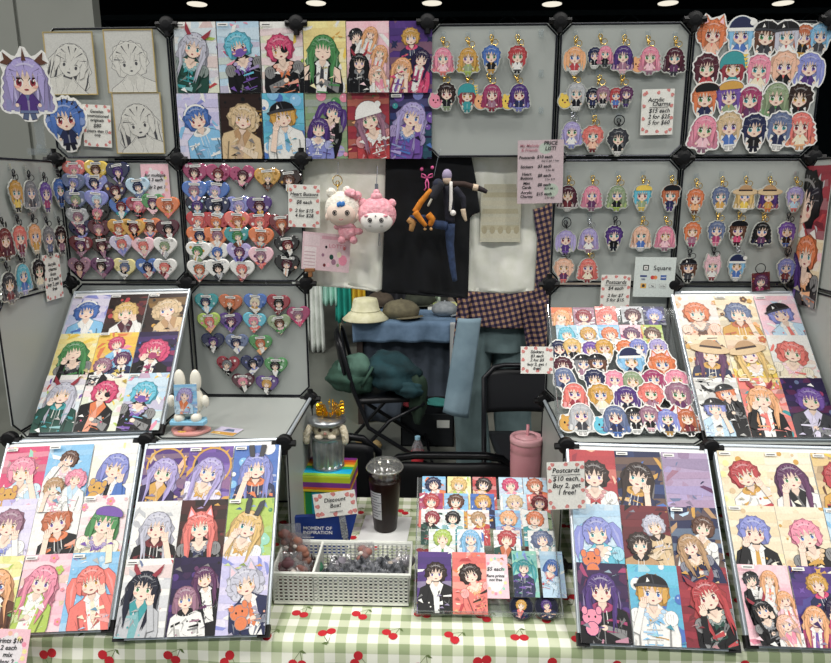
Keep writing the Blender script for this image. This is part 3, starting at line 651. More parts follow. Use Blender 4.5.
# upper left board
ULB = board('ul', .189, .1745, -.305, 1.066, .285, .298, 'white framed board leaning on the upper left shelf')
grid_prints(ULB, 3, [[A_MAID, ('dbrown', 'blond white maroon short', 'dots', 'maroon black red', 'print of blond figure in white suit'), A_FUR],
 [A_GRN, ('yellow', 'hot sky magenta short/plum navy black short/mauve black dgrey short', 'mix', 'orange pink yellow', 'print of colourful trio'), ('dpurple', 'hot black magenta curly mask', 'star', 'black hot blue violet', 'print of pink-haired figure in black')],
 [A_SILV, A_PATCH, A_BLUE]], 'upper left board', 'prints on the upper left board')
# upper right board
URB = board('ur', 1.754, 1.7515, -.295, 1.066, .285, .298, 'white framed board leaning on the upper right shelf')
grid_prints(URB, 3, [[('white', 'orange peach brown short', 'flow', 'lorange peach gold', 'print of orange-haired figure with sunflower'), ('cream', 'slate gold ginger short', 'flow', 'lorange gold brown', 'print of slate-haired figure in yellow coat'), ('lpink', 'peri lblue coral short cap', 'mix', 'llav white lblue', 'print of violet-haired figure in pale blue')],
 [('cream', 'plum navy gold long hat nohand', 'flow', 'gold orange brown', 'print of dark-haired straw hat figure'), ('cream', 'blond yellow white long hat nohand', 'flow', 'gold yellow ginger', 'print of blond straw hat figure'), ('white', 'coral cream lpink curly', 'mix', 'coral white lorange', 'print of coral-haired figure in white')],
 [('white', 'orange black dgrey short cap/peri lblue white short cap', 'mix', 'dgrey white black', 'print of duo with black beret'), ('coral', 'lorange black coral wavy horns', 'mix', 'teal coral white', 'print of horned figure in red'), ('dpurple', 'violet dgrey llav short nohand', 'dots', 'purple magenta navy slate', 'print of seated figure on dark purple')]], 'upper right board', 'prints on the upper right board')
# lower boards
LB1 = board('l1', .178, .155, -.59, .747, .255, .315, 'white framed board leaning at far left of the table')
grid_prints(LB1, 3, [[('hot', 'pink lblue white short plush gp', 'mix', 'hot yellow mint white', 'print of pink-haired figure on magenta'), ('sky', 'brown white lpink short/pink white lblue curly/tan white pink short', 'mix', 'sky lblue white', 'print of sleepy trio on blue'), ('white', 'peri blue black bob plush gp', 'mix', 'white lyellow', 'print of lavender-haired smiling figure')],
 [('llav', 'mauve white peri short', 'dots', 'llav lav white', 'print of mauve-haired figure on lilac'), ('white', 'ginger black orange short', 'star', 'lpink white', 'print of ginger figure in orange jacket'), ('white', 'green cream violet bob beret', 'flow', 'pink lpink', 'print of green-haired figure with beret')],
 [('lyellow', 'lorange brown green long glasses', 'mix', 'white cream lime', 'print of ginger figure with glasses'), ('lpink', 'pink lime white wavy', 'flow', 'pink lime white', 'print of pink and green-haired figure'), ('sky', 'coral coral cream twin', 'bub', 'sky lblue white', 'print of coral-haired figure on blue')]], 'far left lower board', 'prints on the far left lower board')
LB2 = board('l2', .4965, .4785, -.592, .747, .255, .315, 'white framed board leaning left of the white basket')
grid_prints(LB2, 3, [[('purple', 'lav dpurple gold wavy halo', 'mix', 'dpurple sand peach', 'print of silver-haired dark mage'), ('violet', 'lav llav gold long halo', 'mix', 'gold navy lav', 'print of lavender and gold angel'), ('blue', 'peri navy orange long bunny', 'bub', 'sky white blue', 'print of blue-haired bunny figure')],
 [('white', 'silver black dred wavy', 'mix', 'white lgrey', 'print of white-haired figure in black coat'), ('dbrown', 'coral black navy long ears', 'dots', 'black brown dred', 'print of pink fox-eared figure'), ('lime', 'blond white gold long bunny', 'bub', 'lime green mint', 'print of blond bunny figure on green')],
 [('white', 'dnavy lgrey teal long horns', 'mix', 'lgrey red slate', 'print of teal-haired figure with grey dragon'), ('dpurple', 'plum black white wavy/mauve white black bob', 'dots', 'black purple plum', 'print of dark violet maid'), ('llav', 'silver navy orange curly ears plush', 'mix', 'peri white', 'print of white-haired figure in navy hoodie')]], 'board left of basket', 'prints on the board left of the basket')
RB1 = board('r1', 1.4255, 1.4335, -.592, .747, .255, .315, 'white framed board leaning right of the acrylic card stand')
grid_prints(RB1, 3, [[('red', 'dbrown white red short', 'mix', 'crimson orange peach', 'print of brown-haired figure with red tie'), ('navy', 'dbrown navy gold long', 'mix', 'gold navy blue', 'print of dark-haired figure in navy and gold'), ('B7A2C4', '', 'mix', 'mauve lav slate plum peri navy', 'abstract lilac swirl print')],
 [('lblue', 'peri cyan white twin plush', 'bub', 'sky white lblue', 'print of blue-haired figure in blue'), ('dred', 'silver sand dbrown short/dbrown tan black short', 'mix', 'maroon black', 'print of dark red embracing pair'), ('navy', 'brown white gold short/tan navy gold long', 'mix', 'gold lblue tan', 'print of navy and gold pair')],
 [('dpurple', 'purple black magenta wavy plush pp', 'mix', 'plum purple magenta', 'print of purple-haired figure with pink plush'), A_CAP, ('crimson', 'red black dgreen wavy horns', 'mix', 'black dred red', 'print of red-haired figure on crimson')]], 'board beside card stand', 'prints on the board right of the card stand')
RB2 = board('r2', 1.754, 1.7605, -.588, .747, .255, .315, 'white framed board leaning at far right of the table')
grid_prints(RB2, 3, [[('cream', 'red white gold short', 'dots', 'gold sand lyellow', 'print of red-haired smiling figure'), ('cream', 'plum white black long', 'dots', 'sand gold white', 'print of plum-haired figure with choker'), ('sand', 'red gold black short', 'mix', 'gold yellow brown', 'print of red-haired figure in gold')],
 [('cream', 'peri black gold short', 'dots', 'gold sand lyellow', 'print of blue-haired figure in gold jacket'), ('cream', 'pink black gold short', 'dots', 'gold sand', 'print of pink-haired figure in black'), ('lblue', 'slate sky dred short', 'mix', 'white sky lblue', 'print of snowy blue scene')],
 [A_GROUP, A_NIGHT, ('plum', 'mauve red plum long', 'mix', 'magenta violet green', 'print of mauve-haired figure')]], 'far right lower board', 'prints on the far right lower board')
# ------------------------------------------------------------------ posters on the top row of the rack
top_rows = [[A_SILV, A_BLUE, A_PATCH, A_GRN, A_GROUP, A_NIGHT],
 [A_MAID, A_FUR, A_CAP, ('sage', 'purple black lpink twin/purple peri white bob', 'bub', 'green pink lav', 'print of purple-haired maid pair'), ('crimson', 'mauve red white wavy santa', 'mix', 'green red lorange', 'print of mauve-haired figure in red dress'), ('dpurple', 'lav violet blue wavy', 'bub', 'violet blue peri teal', 'print of lavender-haired figure in violet')]]
for j, r in enumerate(top_rows):
    for i, (bg, ppl, deco, pal, desc) in enumerate(r):
        p0 = WALL.hit([179,182][j]+[42.2,41.7][j]*i, [93.5,159][j])
        me = art_print(nseed(), .1045, .1655 if j == 0 else .158, bg, [P1(p) for p in ppl.split('/')], deco, pal.split())
        put(me, 'art_print', WALL.mat(p0+np.array([.0525,0,.0005]), .003+.0016*((i+j) % 2)), check('%s, hung high on rack, %s, %s row' % (desc, pos_words(i,6), ['top','lower'][j])), 'art print', 'posters hung on the top panels')
# right wing prints
for (px, py, w_, h_, bg, ppl, deco, pal, desc) in [(803,237,.20,.175,'crimson','black red white short nohand','mix','red dred lgrey','print of dark-haired figure in red jacket'),
      (795,302,.20,.175,'cream','orange black lorange short/purple black lav long nohand','mix','lpink llav gold','print of violet-haired and orange-haired pair in black')]:
    me = art_print(nseed(), w_, h_, bg, [P1(q) for q in ppl.split('/')], deco, pal.split()); p = WR.hit(px, py)
    put(me, 'art_print', WR.mat(p+np.array([0,0,.0]), .0035 if 'red' in desc else .0055), check(desc+' on the right side panel'), 'art print', 'prints on the right side panel')
# ------------------------------------------------------------------ ink drawings on gold edged boards
for i, (px, py, st_, desc) in enumerate([(75,94.5,'wavy','ink sketch of long-haired figure on white board, upper left'), (134,92.5,'short','ink sketch of short-haired figure on white board, upper right'), (142,153,'wavy','ink sketch of seated wavy-haired figure beside the $80 sign')]):
    w_, h_ = .121, .145
    me = art_print(nseed()+40, w_, h_, 'paper', [('grey','paper','grey',st_,'nohand')], line=True); p = WALL.hit(px, py)
    t = empty('sketch_board', M=WALL.mat(p, .0045)); tag(t, check(desc), 'drawing', 'ink drawings on the top left panel')
    o = ob('drawing', me, t); fr = MB(); fr.box((-w_/2-.002,-.002,-.0015),(-w_/2,h_+.002,.0022)).box((w_/2,-.002,-.0015),(w_/2+.002,h_+.002,.0022)).box((-w_/2,-.002,-.0015),(w_/2,0,.0022)).box((-w_/2,h_,-.0015),(w_/2,h_+.002,.0022))
    fr.build('gold_edge', mat('gold_edge', 'C4B27A', .4, .5), t)
# ------------------------------------------------------------------ heart buttons
HEART = [(16*math.sin(t)**3/34, (13*math.cos(t)-5*math.cos(2*t)-2*math.cos(3*t)-math.cos(4*t))/34) for t in [2*PI*i/44 for i in range(44)]]
HCLIP = [(-.455,.13),(-.3,-.14),(0,-.475),(.3,-.14),(.455,.13),(.36,.3),(-.36,.3)]
def heart_me(seed, w, bg, hair, top, acc, style='short', flags=''):
    A = Art(seed); R = A.r; c = col(bg); HS = [(x*.9, y*.9) for x, y in HEART]
    A.add(HS, mix(c, 'white', .08))
    for i in range(9):
        x, y = R.uniform(-.32,.32), R.uniform(-.1,.25); s = R.uniform(.02,.07); A.add(ell(x, y, s, s, 8), R.choice([hl(c), sh(c,.4), hl(c,.8), col(acc)]))
    B = Art(seed+1); figure(B, R.uniform(-.04,.04), -.0, .155, hair, top, acc, style, flags+' nohand')
    A.L += [(q, cc) for q, cc in ((clip_poly(P, HCLIP), cc) for P, cc in B.L) if len(q) > 2]
    if R.random() < .85:
        a = R.uniform(-.12,.12); A.tf(0, .24, a); A.add([(-.2,.2),(.2,.2),(.2,.29),(-.2,.29)], 'white'); A.add([(-.16,.23),(.16,.23),(.16,.26),(-.16,.26)], 'grey'); A.T = (0,0,0,0,1)
    return A.mesh('heart_button', HEART, .0045, c, M_GLOSS, scale=w, bevel=.0018)
HLAB = set()
def hearts(rows, where, group, w, k0=0):
    k = k0
    for j, r in enumerate(rows):
        for i, (px, py, spec, desc) in enumerate(r):
            q = spec.split(); me = heart_me(nseed(), w, *q[:4], style=q[4] if len(q) > 4 else 'short', flags=' '.join(q[5:]))
            off = .0004+.0012*((j*3+i*1) % 4)+.0009*j
            lab = '%s heart button, %s in %s row of %s' % (desc, pos_words(i, len(r)), ORD[j], where)
            assert lab not in HLAB; HLAB.add(lab)
            put(me, 'heart_button', WALL.mat(WALL.hit(px, py), off, random.Random(k).uniform(-.1,.1)), check(lab), 'heart button', group); k += 1
hearts([[(75,170,'coral pink lpink white','coral'),(97,170,'yellow brown gold white','yellow'),(119,172,'navy purple lav black','violet and black')],
 [(75,183,'slate peri navy lav','blue violet'),(96,183,'peri navy lav purple','violet blue'),(116,191,'dpurple maroon black gold','black and maroon'),(139,187,'lblue navy slate white','pale blue')],
 [(77,200,'slate sage dgrey mauve','grey'),(98,200,'peri lblue slate purple','light blue'),(122,207,'blue dred teal white','blue with red'),(139,206,'crimson pink black coral','red and pink'),(154,203,'green plum lpink black','green'),(169,206,'orange ginger coral gold','orange')],
 [(79,217,'lgrey mauve pink grey','grey and mauve'),(100,213,'black pink dgrey coral','black with pink')],
 [(82,229,'navy plum peri black','navy'),(101,229,'maroon mauve black coral','maroon'),(121,228,'gold ginger red white','gold'),(135,228,'gold dred orange black','amber'),(151,227,'orange brown coral blue','orange'),(169,229,'maroon black dred white','dark red')],
 [(83,245,'dred plum mauve black','red'),(104,246,'dbrown maroon black mauve','dark brown'),(123,244,'llav coral lav peri','lavender'),(145,246,'lpink coral white pink','pale pink'),(167,246,'white sage lgrey mauve','white and grey')],
 [(82,266,'mauve maroon plum peach','mauve'),(105,266,'plum dbrown mauve grey','dark mauve'),(126,267,'lyellow slate white black','cream'),(149,267,'blue navy red white','blue and red'),(167,267,'white coral lpink dred','white with pink')]],
 'left panel', 'heart buttons on the left panel', .068)
hearts([[(196,173,'magenta maroon lpink hot','magenta'),(219,174,'magenta dred black lpink','magenta'),(243,176,'magenta maroon black pink','magenta'),(268,178,'gold blond brown black','gold'),(289,180,'dbrown brown black gold','black and gold')],
 [(196,191,'blue mauve lpink peri','blue'),(217,191,'blue lav lpink white','blue')],
 [(199,206,'dnavy purple black lblue','navy'),(219,207,'navy dnavy lblue white','navy'),(239,206,'peri lav navy white','periwinkle'),(260,206,'purple maroon navy gold','violet')],
 [(200,221,'red coral mauve white','red'),(218,222,'red orange black gold','red'),(238,221,'coral ginger red gold','coral'),(260,222,'red coral dred white','red'),(282,224,'dred ginger maroon brown','dark red')],
 [(200,236,'orange navy teal white','orange and teal'),(218,236,'orange mauve peach white','peach'),(238,236,'teal green brown orange','teal'),(262,237,'orange ginger red teal','orange')],
 [(200,251,'white green sage gold','white with green'),(218,252,'white blue navy lblue','white with blue'),(240,252,'lav plum peri purple','lavender'),(262,256,'lpink mauve coral plum','white and pink'),(288,245,'black dred black white','black')],
 [(201,269,'white ginger coral teal','white with red'),(219,268,'white black dgrey lgrey','white with black'),(243,269,'white coral dred lpink','white with rose'),(288,264,'black maroon black peach','black')]],
 'second panel', 'heart buttons on the second panel', .072, 60)
hearts([[(207,302,'teal navy sky white','teal'),(231,303,'ginger orange brown black','orange brown'),(256,302,'blue cream white gold','blue'),(279,303,'crimson black dred white','red and black'),(299,315,'magenta mauve hot lpink','magenta')],
 [(210,321,'lime coral lorange pink','lime and peach'),(231,321,'purple plum violet navy','violet'),(255,321,'cyan pink coral white','cyan and pink'),(280,323,'sage brown green lpink','olive')],
 [(214,341,'navy purple black white','navy'),(238,342,'slate navy white peri','slate'),(261,343,'green ginger lorange white','green and ginger')],
 [(229,364,'crimson grey black white','red and grey'),(253,363,'navy dnavy white peri','dark navy'),(277,365,'green black dgreen white','green and black')],
 [(244,381,'maroon pink black white','maroon'),(268,383,'purple gold black white','purple')]],
 'panel above shelf', 'heart buttons on the panel above the shelf', .068, 120)
# ------------------------------------------------------------------ chibi stickers and charms
def chibi_art(seed, spec):
    """spec: figures joined by / ; each 'hair top acc style flags'; a leading 'ball:colour' adds a round plush beside"""
    A = Art(seed); parts = spec.split('/')
    ball = None
    if parts[0].startswith('ball:'): ball = parts.pop(0)[5:]
    n = len(parts)
    if ball:
        A.add(ell(-.38,-.2,.3,.3,16), sh(col(ball),.3)); A.add(ell(-.38,-.2,.28,.28,16), col(ball))
        for sx in (-.1,.1): A.add(ell(-.38+sx,-.15,.035,.05,8), 'black')
        A.add(ell(-.38,-.25,.05,.03,8), 'crimson'); A.add(ell(-.52,.06,.08,.1,8), col(ball)); A.add(ell(-.26,.06,.08,.1,8), col(ball))
    for i, p in enumerate(parts):
        q = p.split(); x = (.12 if ball else 0) if n == 1 else (-.25+.5*i); r = (.315 if n == 1 else .26)
        figure(A, x, .16 if n == 1 else .12+.06*i, r, q[0], q[1], q[2], q[3] if len(q) > 3 else 'short', ' '.join(q[4:]), chibi=True)
    return A
def sticker_me(seed, spec, size, th=.0008, margin=.035, m=None):
    A = chibi_art(seed, spec); base = A.outline(margin, 0, .05)
    return A.mesh('sticker', base, th, 'white', m or M_MATTE, scale=size)
def sticker_rows(pl, rows, where, group, size, lift0=.0006, step=.0015, fw=None):
    for j, r in enumerate(rows):
        for i, e in enumerate(r):
            px, py, spec, desc = e[:4]; s = size*(e[4] if len(e) > 4 else 1)
            lab = '%s sticker, %s in %s row %s' % (desc, pos_words(i, len(r)), ORD[j], where)
            put(sticker_me(nseed(), spec, s), 'character_sticker', pl.mat(pl.hit(px, py), lift0+step*j+.0005*(i % 2), random.Random(px).uniform(-.08,.08)), check(lab), 'sticker', group)
sticker_rows(WALL, [[(712,39,'orange peach coral curly ears','orange-haired'),(740,40,'sky blue white short santa bsanta','blue santa hat'),(765,41,'brown dgrey black short cap','black hat'),(786,41,'silver white red short cap','white-haired'),(811,41,'ginger black gold short/sky dgrey grey short','orange and blue pair')],
 [(706,73,'maroon red dred short','maroon-haired'),(732,73,'crimson teal teal short dragon','teal dragon'),(758,74,'pink cream coral short','pink-haired'),(783,71,'peach black coral curly','peach curly-haired'),(808,72,'peri purple navy twin','violet twin-tailed')],
 [(704,103,'orange navy black short beret bb','black beret'),(728,101,'violet sage gold short beret','yellow hatted'),(749,104,'magenta plum dgrey wavy band','magenta-haired'),(775,102,'sage dgrey green wavy','sage-haired'),(798,103,'dbrown black dred short','dark-haired')],
 [(703,134,'pink lpink mauve long','pale pink-haired'),(728,131,'sand blue white short','sand-haired'),(753,133,'navy black dnavy short','navy-haired'),(778,131,'slate navy white short','slate-haired'),(799,131,'coral cream lorange wavy','coral-haired')]],
 'on top right panel', 'stickers on the top right panel', .076)
def clasp_meshes():
    b = MB().tube([(.0065*math.cos(a), .0065*math.sin(a), 0) for a in np.linspace(0, 2*PI, 17)[:-1]], .0009, 5, closed=True)
    c = MB().lathe([(.0015,-.003),(.0032,-.002),(.0034,.001),(.0018,.003)], 8, Matrix.Rotation(PI/2,4,'X'))
    c.tube([(0,.002,0),(.0035,.005,0),(.0045,.009,0),(.002,.013,0),(-.002,.013,0),(-.0045,.009,0),(-.003,.004,0)], [.0016,.0018,.0017,.0012,.0012,.0014,.0015], 6, closed=True).tube([(0,-.003,0),(0,-.011,0)], .0013, 5)
    e = MB().tube([(.0125*math.cos(a), .0125*math.sin(a), 0) for a in np.linspace(0, 2*PI, 23)[:-1]], .0012, 6, closed=True)
    return b, c, e
_r, _c, _e = clasp_meshes()
RINGS = {k: _r.mesh('key_ring', m) for k, m in (('gold', M_GOLD), ('black', M_BLACKMET), ('silver', M_SILVER))}
CLASP = {k: _c.mesh('clasp', m, True) for k, m in (('gold', M_GOLD), ('black', M_BLACKMET), ('silver', M_SILVER))}
BIGR = {k: _e.mesh('key_ring', m) for k, m in (('black', M_BLACKMET), ('gold', M_GOLD), ('silver', M_SILVER))}
HOOK = MB().prism([(-.006,-.004),(.006,-.004),(.006,.012),(-.006,.012)], 0, .0012).tube([(0,0,.001),(0,-.004,.004),(0,-.003,.008),(0,.001,.009)], .0012, 5).mesh('adhesive_hook', M_CLEAR)
def charm(pl, px, py, spec, desc, size, metal, where, i, n, j, group, off=.006, big=False, p=None):
    p = pl.hit(px, py) if p is None else p
    t = empty('acrylic_charm', M=pl.mat(p, off))
    tag(t, check('%s acrylic charm, %s in %s row %s' % (desc, pos_words(i, n), ORD[j], where)), 'charm', group)
    A = chibi_art(nseed(), spec); base = A.outline(.028, 0, .05)
    o = ob('charm_body', A.mesh('charm_body', base, .003, 'C6C9C2', M_GLOSS, scale=size), t)
    top = size*.56; rng = random.Random(px)
    c = ob('clasp', CLASP[metal], t); c.location = (0, top+.012, .0015); c.rotation_euler[2] = rng.uniform(-.3,.3)
    k = ob('key_ring', (BIGR if big else RINGS)[metal], t); k.location = (0 if big else .009, top+(.02 if big else .008), .003); k.rotation_euler[1] = rng.uniform(-.5,.5)
    h = ob('adhesive_hook', HOOK, t); h.location = (0, top+.026, -off+.0003)
def charm_rows(pl, rows, where, group, size):
    for j, r in enumerate(rows):
        for i, e in enumerate(r):
            px, py, spec, desc = e[:4]; fl = e[4] if len(e) > 4 else ''
            charm(pl, px, py, spec, desc, size*(.9 if '/' in spec and not spec.startswith('ball') else 1), 'black' if 'black' in fl else ('silver' if 'silver' in fl else 'gold'), where, i, len(r), j, group, big='big' in fl)
charm_rows(WALL, [[(443,62,'pink lpink coral wavy','pink-haired'),(468,62,'gold sage lime wavy','gold-haired'),(491,60,'blue black gold short','blue-haired'),(517,60,'red white black short','red-haired')],
 [(444,97,'ball:pink/dbrown black sage short','brown-haired with pink pillow'),(467,99,'crimson teal teal short dragon','teal dragon'),(489,98,'ball:lorange/magenta mauve crimson long','magenta-haired with orange cushion'),(516,98,'ball:yellow/purple navy peri long','purple-haired with yellow star')]],
 'on third top panel', 'charms on the third top panel', .055)
for i, (px, py) in enumerate([(541,35),(541,75),(541,112)]):
    o = ob('adhesive_hook', HOOK); o.matrix_world = WALL.mat(WALL.hit(px, py), .0002); tag(o, check('empty clear plastic hook, %s of three beside the pink-haired charms panel' % ['topmost','middle','lowest'][i]), 'hook', 'empty hooks')
charm_rows(WALL, [[(574,61,'lorange red white twin','blond twin-tailed'),(599,58,'navy black white short/pink black dgrey wavy','navy and pink pair'),(622,60,'purple mauve lpink long','purple-haired'),(646,61,'ball:lorange/pink lpink mauve wavy','pink-haired with animal'),(673,62,'maroon plum dgrey wavy','maroon-haired')],
 [(573,97,'ball:yellow/lgrey black white short','white-haired with yellow plush'),(597,98,'dnavy navy black short/mauve black white short','dark-haired pair'),(620,98,'red blue crimson short/plum dgrey purple short','red and purple pair')],
 [(571,135,'lav white peri wavy','lavender-haired','silver'),(592,139,'coral peach dred curly','coral-haired'),(617,142,'dgrey black white curly','black and white','black big')]],
 'on fourth top panel', 'charms on the fourth top panel', .055)
charm_rows(WALL, [[(567,198,'maroon dred white long','maroon-haired'),(591,198,'pink plum mauve wavy','pink-haired'),(616,198,'sage black lime wavy','sage-haired'),(641,198,'cyan sage yellow short beret','yellow hatted'),(669,198,'ginger navy purple short beret bb','purple hatted')],
 [(565,242,'lav purple violet twin','violet-haired','black big'),(588,240,'lav white mauve long','lavender-haired','silver'),(613,238,'purple black dnavy short','purple-haired','black'),(640,238,'peach blue white long','peach-haired'),(664,238,'pink lpink mauve long','pink-haired')],
 [(563,270,'peach plum coral curly','peach curly-haired','black'),(587,270,'coral cream crimson wavy','coral-haired')]],
 'above Square sign', 'charms on the panel with the Square sign', .054)
charm_rows(WALL, [[(694,201,'orange lorange brown short','orange-haired'),(719,199,'slate gold white short','slate-haired'),(743,199,'blond yellow white long hat','blond straw hat'),(767,199,'purple gold orange long hat','purple straw hat'),(793,199,'lav lblue coral short','lavender-haired')],
 [(691,234,'orange mauve magenta short','orange-haired'),(715,233,'slate magenta pink short','slate-haired'),(736,233,'brown hot black short beret','brown-haired beret'),(760,234,'black plum navy long','black-haired'),(785,234,'violet black blue short','violet bat','black')],
 [(687,270,'brown dgrey black short cap','black hat','black'),(711,268,'lpink white crimson short ears','pale pink','black'),(735,268,'sky blue white short santa bsanta','blue santa hat','silver'),(784,270,'peri dred navy short','blue-haired with dark disc','black big')]],
 'on right charm panel', 'charms on the right charm panel', .053)
# the small square photo card hanging beside them
p = WALL.hit(759,290); A = Art(77)
me = art_print(991, .046, .048, 'maroon', [P1('plum maroon magenta short nohand')], 'mix', ['maroon','crimson','gold'])
o = put(me, 'photo_charm', WALL.mat(p, .009, .12), check('square maroon photo charm on a ring, bottom row of right charm panel'), 'charm')
k = ob('key_ring', BIGR['black'], o); k.location = (0, .058, .001)
wl = [[(-14,195,'crimson dred black short','crimson-haired'),(13,196,'gold yellow black short','yellow and black'),(28,196,'grey dgrey lgrey long','grey-haired'),(43,197,'violet magenta purple short','purple and magenta'),(57,193,'blue navy blue curly','blue-haired')],
 [(2,244,'dred maroon brown long','dark red-haired'),(17,241,'coral dred mauve short','coral-haired'),(32,239,'lorange gold cream short','gold-haired'),(46,241,'grey slate dgrey short','grey-haired'),(58,240,'dbrown mauve dgrey short','brown-haired')],
 [(6,288,'dgrey dred grey wavy','dark grey'),(20,279,'cyan blue lav long','blue-haired'),(36,274,'black cream lgrey short','black-haired')]]
for j, r in enumerate(wl):
    for i, (px, py, spec, desc) in enumerate(r): charm(WL, px, py, spec, desc, .062, 'black', 'on left side panel', i, len(r), j, 'charms on the left side panel')
# big standee clipped to the side rail, and the blue head beside the sign
p = np.array([.035,-.15,1.855])
t = empty('clip_standee', M=Plane(p, (1,.1,0), Z).mat(p)); tag(t, 'large die cut lavender-haired chibi with brown branch horns, at top left corner', 'standee')
A = chibi_art(501, 'lav purple slate long')
A.add([(-.04,.5),(0,.74),(.05,.5)], 'brown')
for sg in (-1,1): A.add([(sg*.2,.5),(sg*.38,.66),(sg*.36,.52),(sg*.46,.46),(sg*.32,.42)], 'brown')
ob('standee_body', A.mesh('standee_body', A.outline(.028, 0, .05), .003, 'white', M_GLOSS, scale=.118), t)
b = MB().box((.004,-.145,-.006),(.024,-.06,-.001)).tube([(.014,-.13,.0),(.014,-.13,.012)], .006, 8).box((-.012,-.15,-.008),(.034,-.135,.012))
b.build('clear_clip', M_CLEAR, t)
me = None; A = chibi_art(502, 'blue navy dnavy curly')
for k in range(9):
    a = .25+2.6*k/8; A.add([(.36*math.cos(a-.06), .16+.36*math.sin(a-.06)), (.5*math.cos(a), .16+.5*math.sin(a)), (.36*math.cos(a+.06), .16+.36*math.sin(a+.06))], 'dbrown')
put(A.mesh('character_sticker', A.outline(.04, 0, .05), .0022, 'white', M_MATTE, scale=.105), 'character_sticker', WALL.mat(WALL.hit(68,125), .0045, .1), 'blue-haired chibi with thorn halo, beside the $80 sign', 'sticker')
# ------------------------------------------------------------------ sticker rack on the right shelf
RP = Plane((1.43,-.27,1.068), X, (0,.235,.255)); RL = .347
t = empty('sticker_rack', M=RP.mat(RP.o)); tag(t, 'clear acrylic stepped rack of stickers on the right shelf', 'display rack')
b = MB().box((-.155,0,-.006),(.155,RL,-.004)); b.build('sloping_back', M_CLEAR, t)
for sx in (-.16, .157):
    b = MB(); inv = Matrix(RP.mat(RP.o)).inverted()
    pts = [(0,0),(.03,0),(RL,-.02),(RL,.012),(.0,.012)]
    vs = [Vector((sx+dx, a, c)) for dx in (0,.003) for a, c in ((.0,-.004),(.0,.022),(RL*.98,.022),(RL,-.004))]
    b.add(vs, [(0,1,2,3),(7,6,5,4),(0,4,5,1),(1,5,6,2),(2,6,7,3),(3,7,4,0)]); b.build('side_sheet', M_CLEAR, t)
    MB().tube([(sx+.0015,.0,.022),(sx+.0015,RL*.98,.022)], .0014, 5).build('sheet_edge', M_EDGE, t)
MB().box((-.155,-.002,-.004),(.155,.0015,.016)).build('front_lip', M_CLEAR, t)
cards = [[(562,317,'orange','lorange peach coral wavy','blond and pink'),(584,317,'mauve','crimson plum lpink short','maroon'),(606,316,'coral','coral lpink white curly','coral'),(632,316,'lgrey','maroon dgrey black short','maroon hooded'),(654,316,'navy','peri navy purple short','navy')],
 [(567,335,'lblue','cyan white teal bob','cyan-haired'),(588,335,'lblue','gold sand white short','blond'),(609,335,'sky','orange gold white short','orange-haired'),(631,335,'lpink','plum violet magenta short','violet-haired'),(652,335,'lime','brown lime gold short','brown-haired')]]
for j, r in enumerate(cards):
    for i, (px, py, bg, p, d) in enumerate(r):
        me = art_print(nseed(), .054, .056, bg, [P1(p+' nohand')], 'mix', ['white', bg, p.split()[2]], tagged=False)
        q = RP.hit(px, py); put(me, 'mini_print', RP.mat(q-RP.v*.028, .0004+.0014*j), check('%s square mini print, %s in %s row of sticker rack' % (d, pos_words(i,5), ORD[j])), 'mini print', 'square prints on the sticker rack')
sticker_rows(RP, [[(566,352,'navy dnavy white short/blond black grey short','navy and blond pair',1.1),(598,353,'violet mauve lpink short/gold white cream short','violet and gold pair',1.1),(632,352,'orange coral white short/peri white navy short','orange and blue pair',1.1),(658,351,'lav violet white short','lavender pillow',.9)],
 [(563,370,'maroon dred white short','maroon-haired',.95),(590,368,'grey mauve white short cap/brown dgrey black short cap','grey and black hat pair',1.15),(631,366,'sky navy white curly santa bsanta','blue santa hat',1.15),(662,369,'orange ginger peach curly ears','orange cat-eared',1.15)],
 [(564,382,'slate navy white bob','slate-haired',1),(594,384,'navy black white short','navy-haired',1),(614,384,'pink white lpink curly','pink-haired',.9),(632,386,'sage dgrey white long','sage-haired',1),(653,384,'magenta pink white twin','magenta-haired',1),(676,384,'pink hot lpink curly','bright pink-haired',.95)],
 [(574,399,'coral crimson lpink long','coral-haired',1.05),(600,400,'gold cream white curly','gold-haired',1.05),(626,402,'purple dnavy white twin','purple twin-tailed',1.05),(650,399,'coral mauve dred curly','rose-haired',1.05),(678,400,'mauve plum sand curly','mauve-haired',1.15)],
 [(577,421,'ball:gold/lgrey dgrey white long','white-haired with gold plush',1.1),(611,423,'ball:cyan/slate navy blue long','blue-haired with blue ball',1.1),(641,422,'dgrey black white short cap/mauve black lpink short','black hatted pair',1.1),(666,424,'peri navy gold twin horns','pale blue horned',.95),(686,424,'ginger dred black wavy ears','red-brown-haired',.95)]],
 'of sticker rack', 'stickers on the sticker rack', .060, lift0=.004, step=.0022)
# ------------------------------------------------------------------ card stand in the middle of the table
CP = Plane((1.1,-.5,.748), X, (0,.25,.195)); CLn = .317
t = empty('card_stand', M=CP.mat(CP.o)); tag(t, 'clear acrylic stepped stand full of trading cards in the table centre', 'display stand')
MB().box((-.155,0,-.006),(.145,CLn,-.004)).build('sloping_back', M_CLEAR, t)
for sx in (-.158, .15):
    vs = [Vector((sx+dx, a, c)) for dx in (0,.003) for a, c in ((.0,-.004),(-.008,.026),(CLn*.96,.022),(CLn,-.004))]
    MB().add(vs, [(0,1,2,3),(7,6,5,4),(0,4,5,1),(1,5,6,2),(2,6,7,3),(3,7,4,0)]).build('side_sheet', M_CLEAR, t)
    MB().tube([(sx+.0015,-.006,.026),(sx+.0015,CLn*.96,.022)], .0012, 5).build('sheet_edge', M_EDGE, t)
MB().box((-.155,-.003,-.003),(.15,-.0005,.024)).tube([(-.155,-.002,.025),(.15,-.002,.025)], .0012, 5).build('front_lip', M_CLEAR, t)
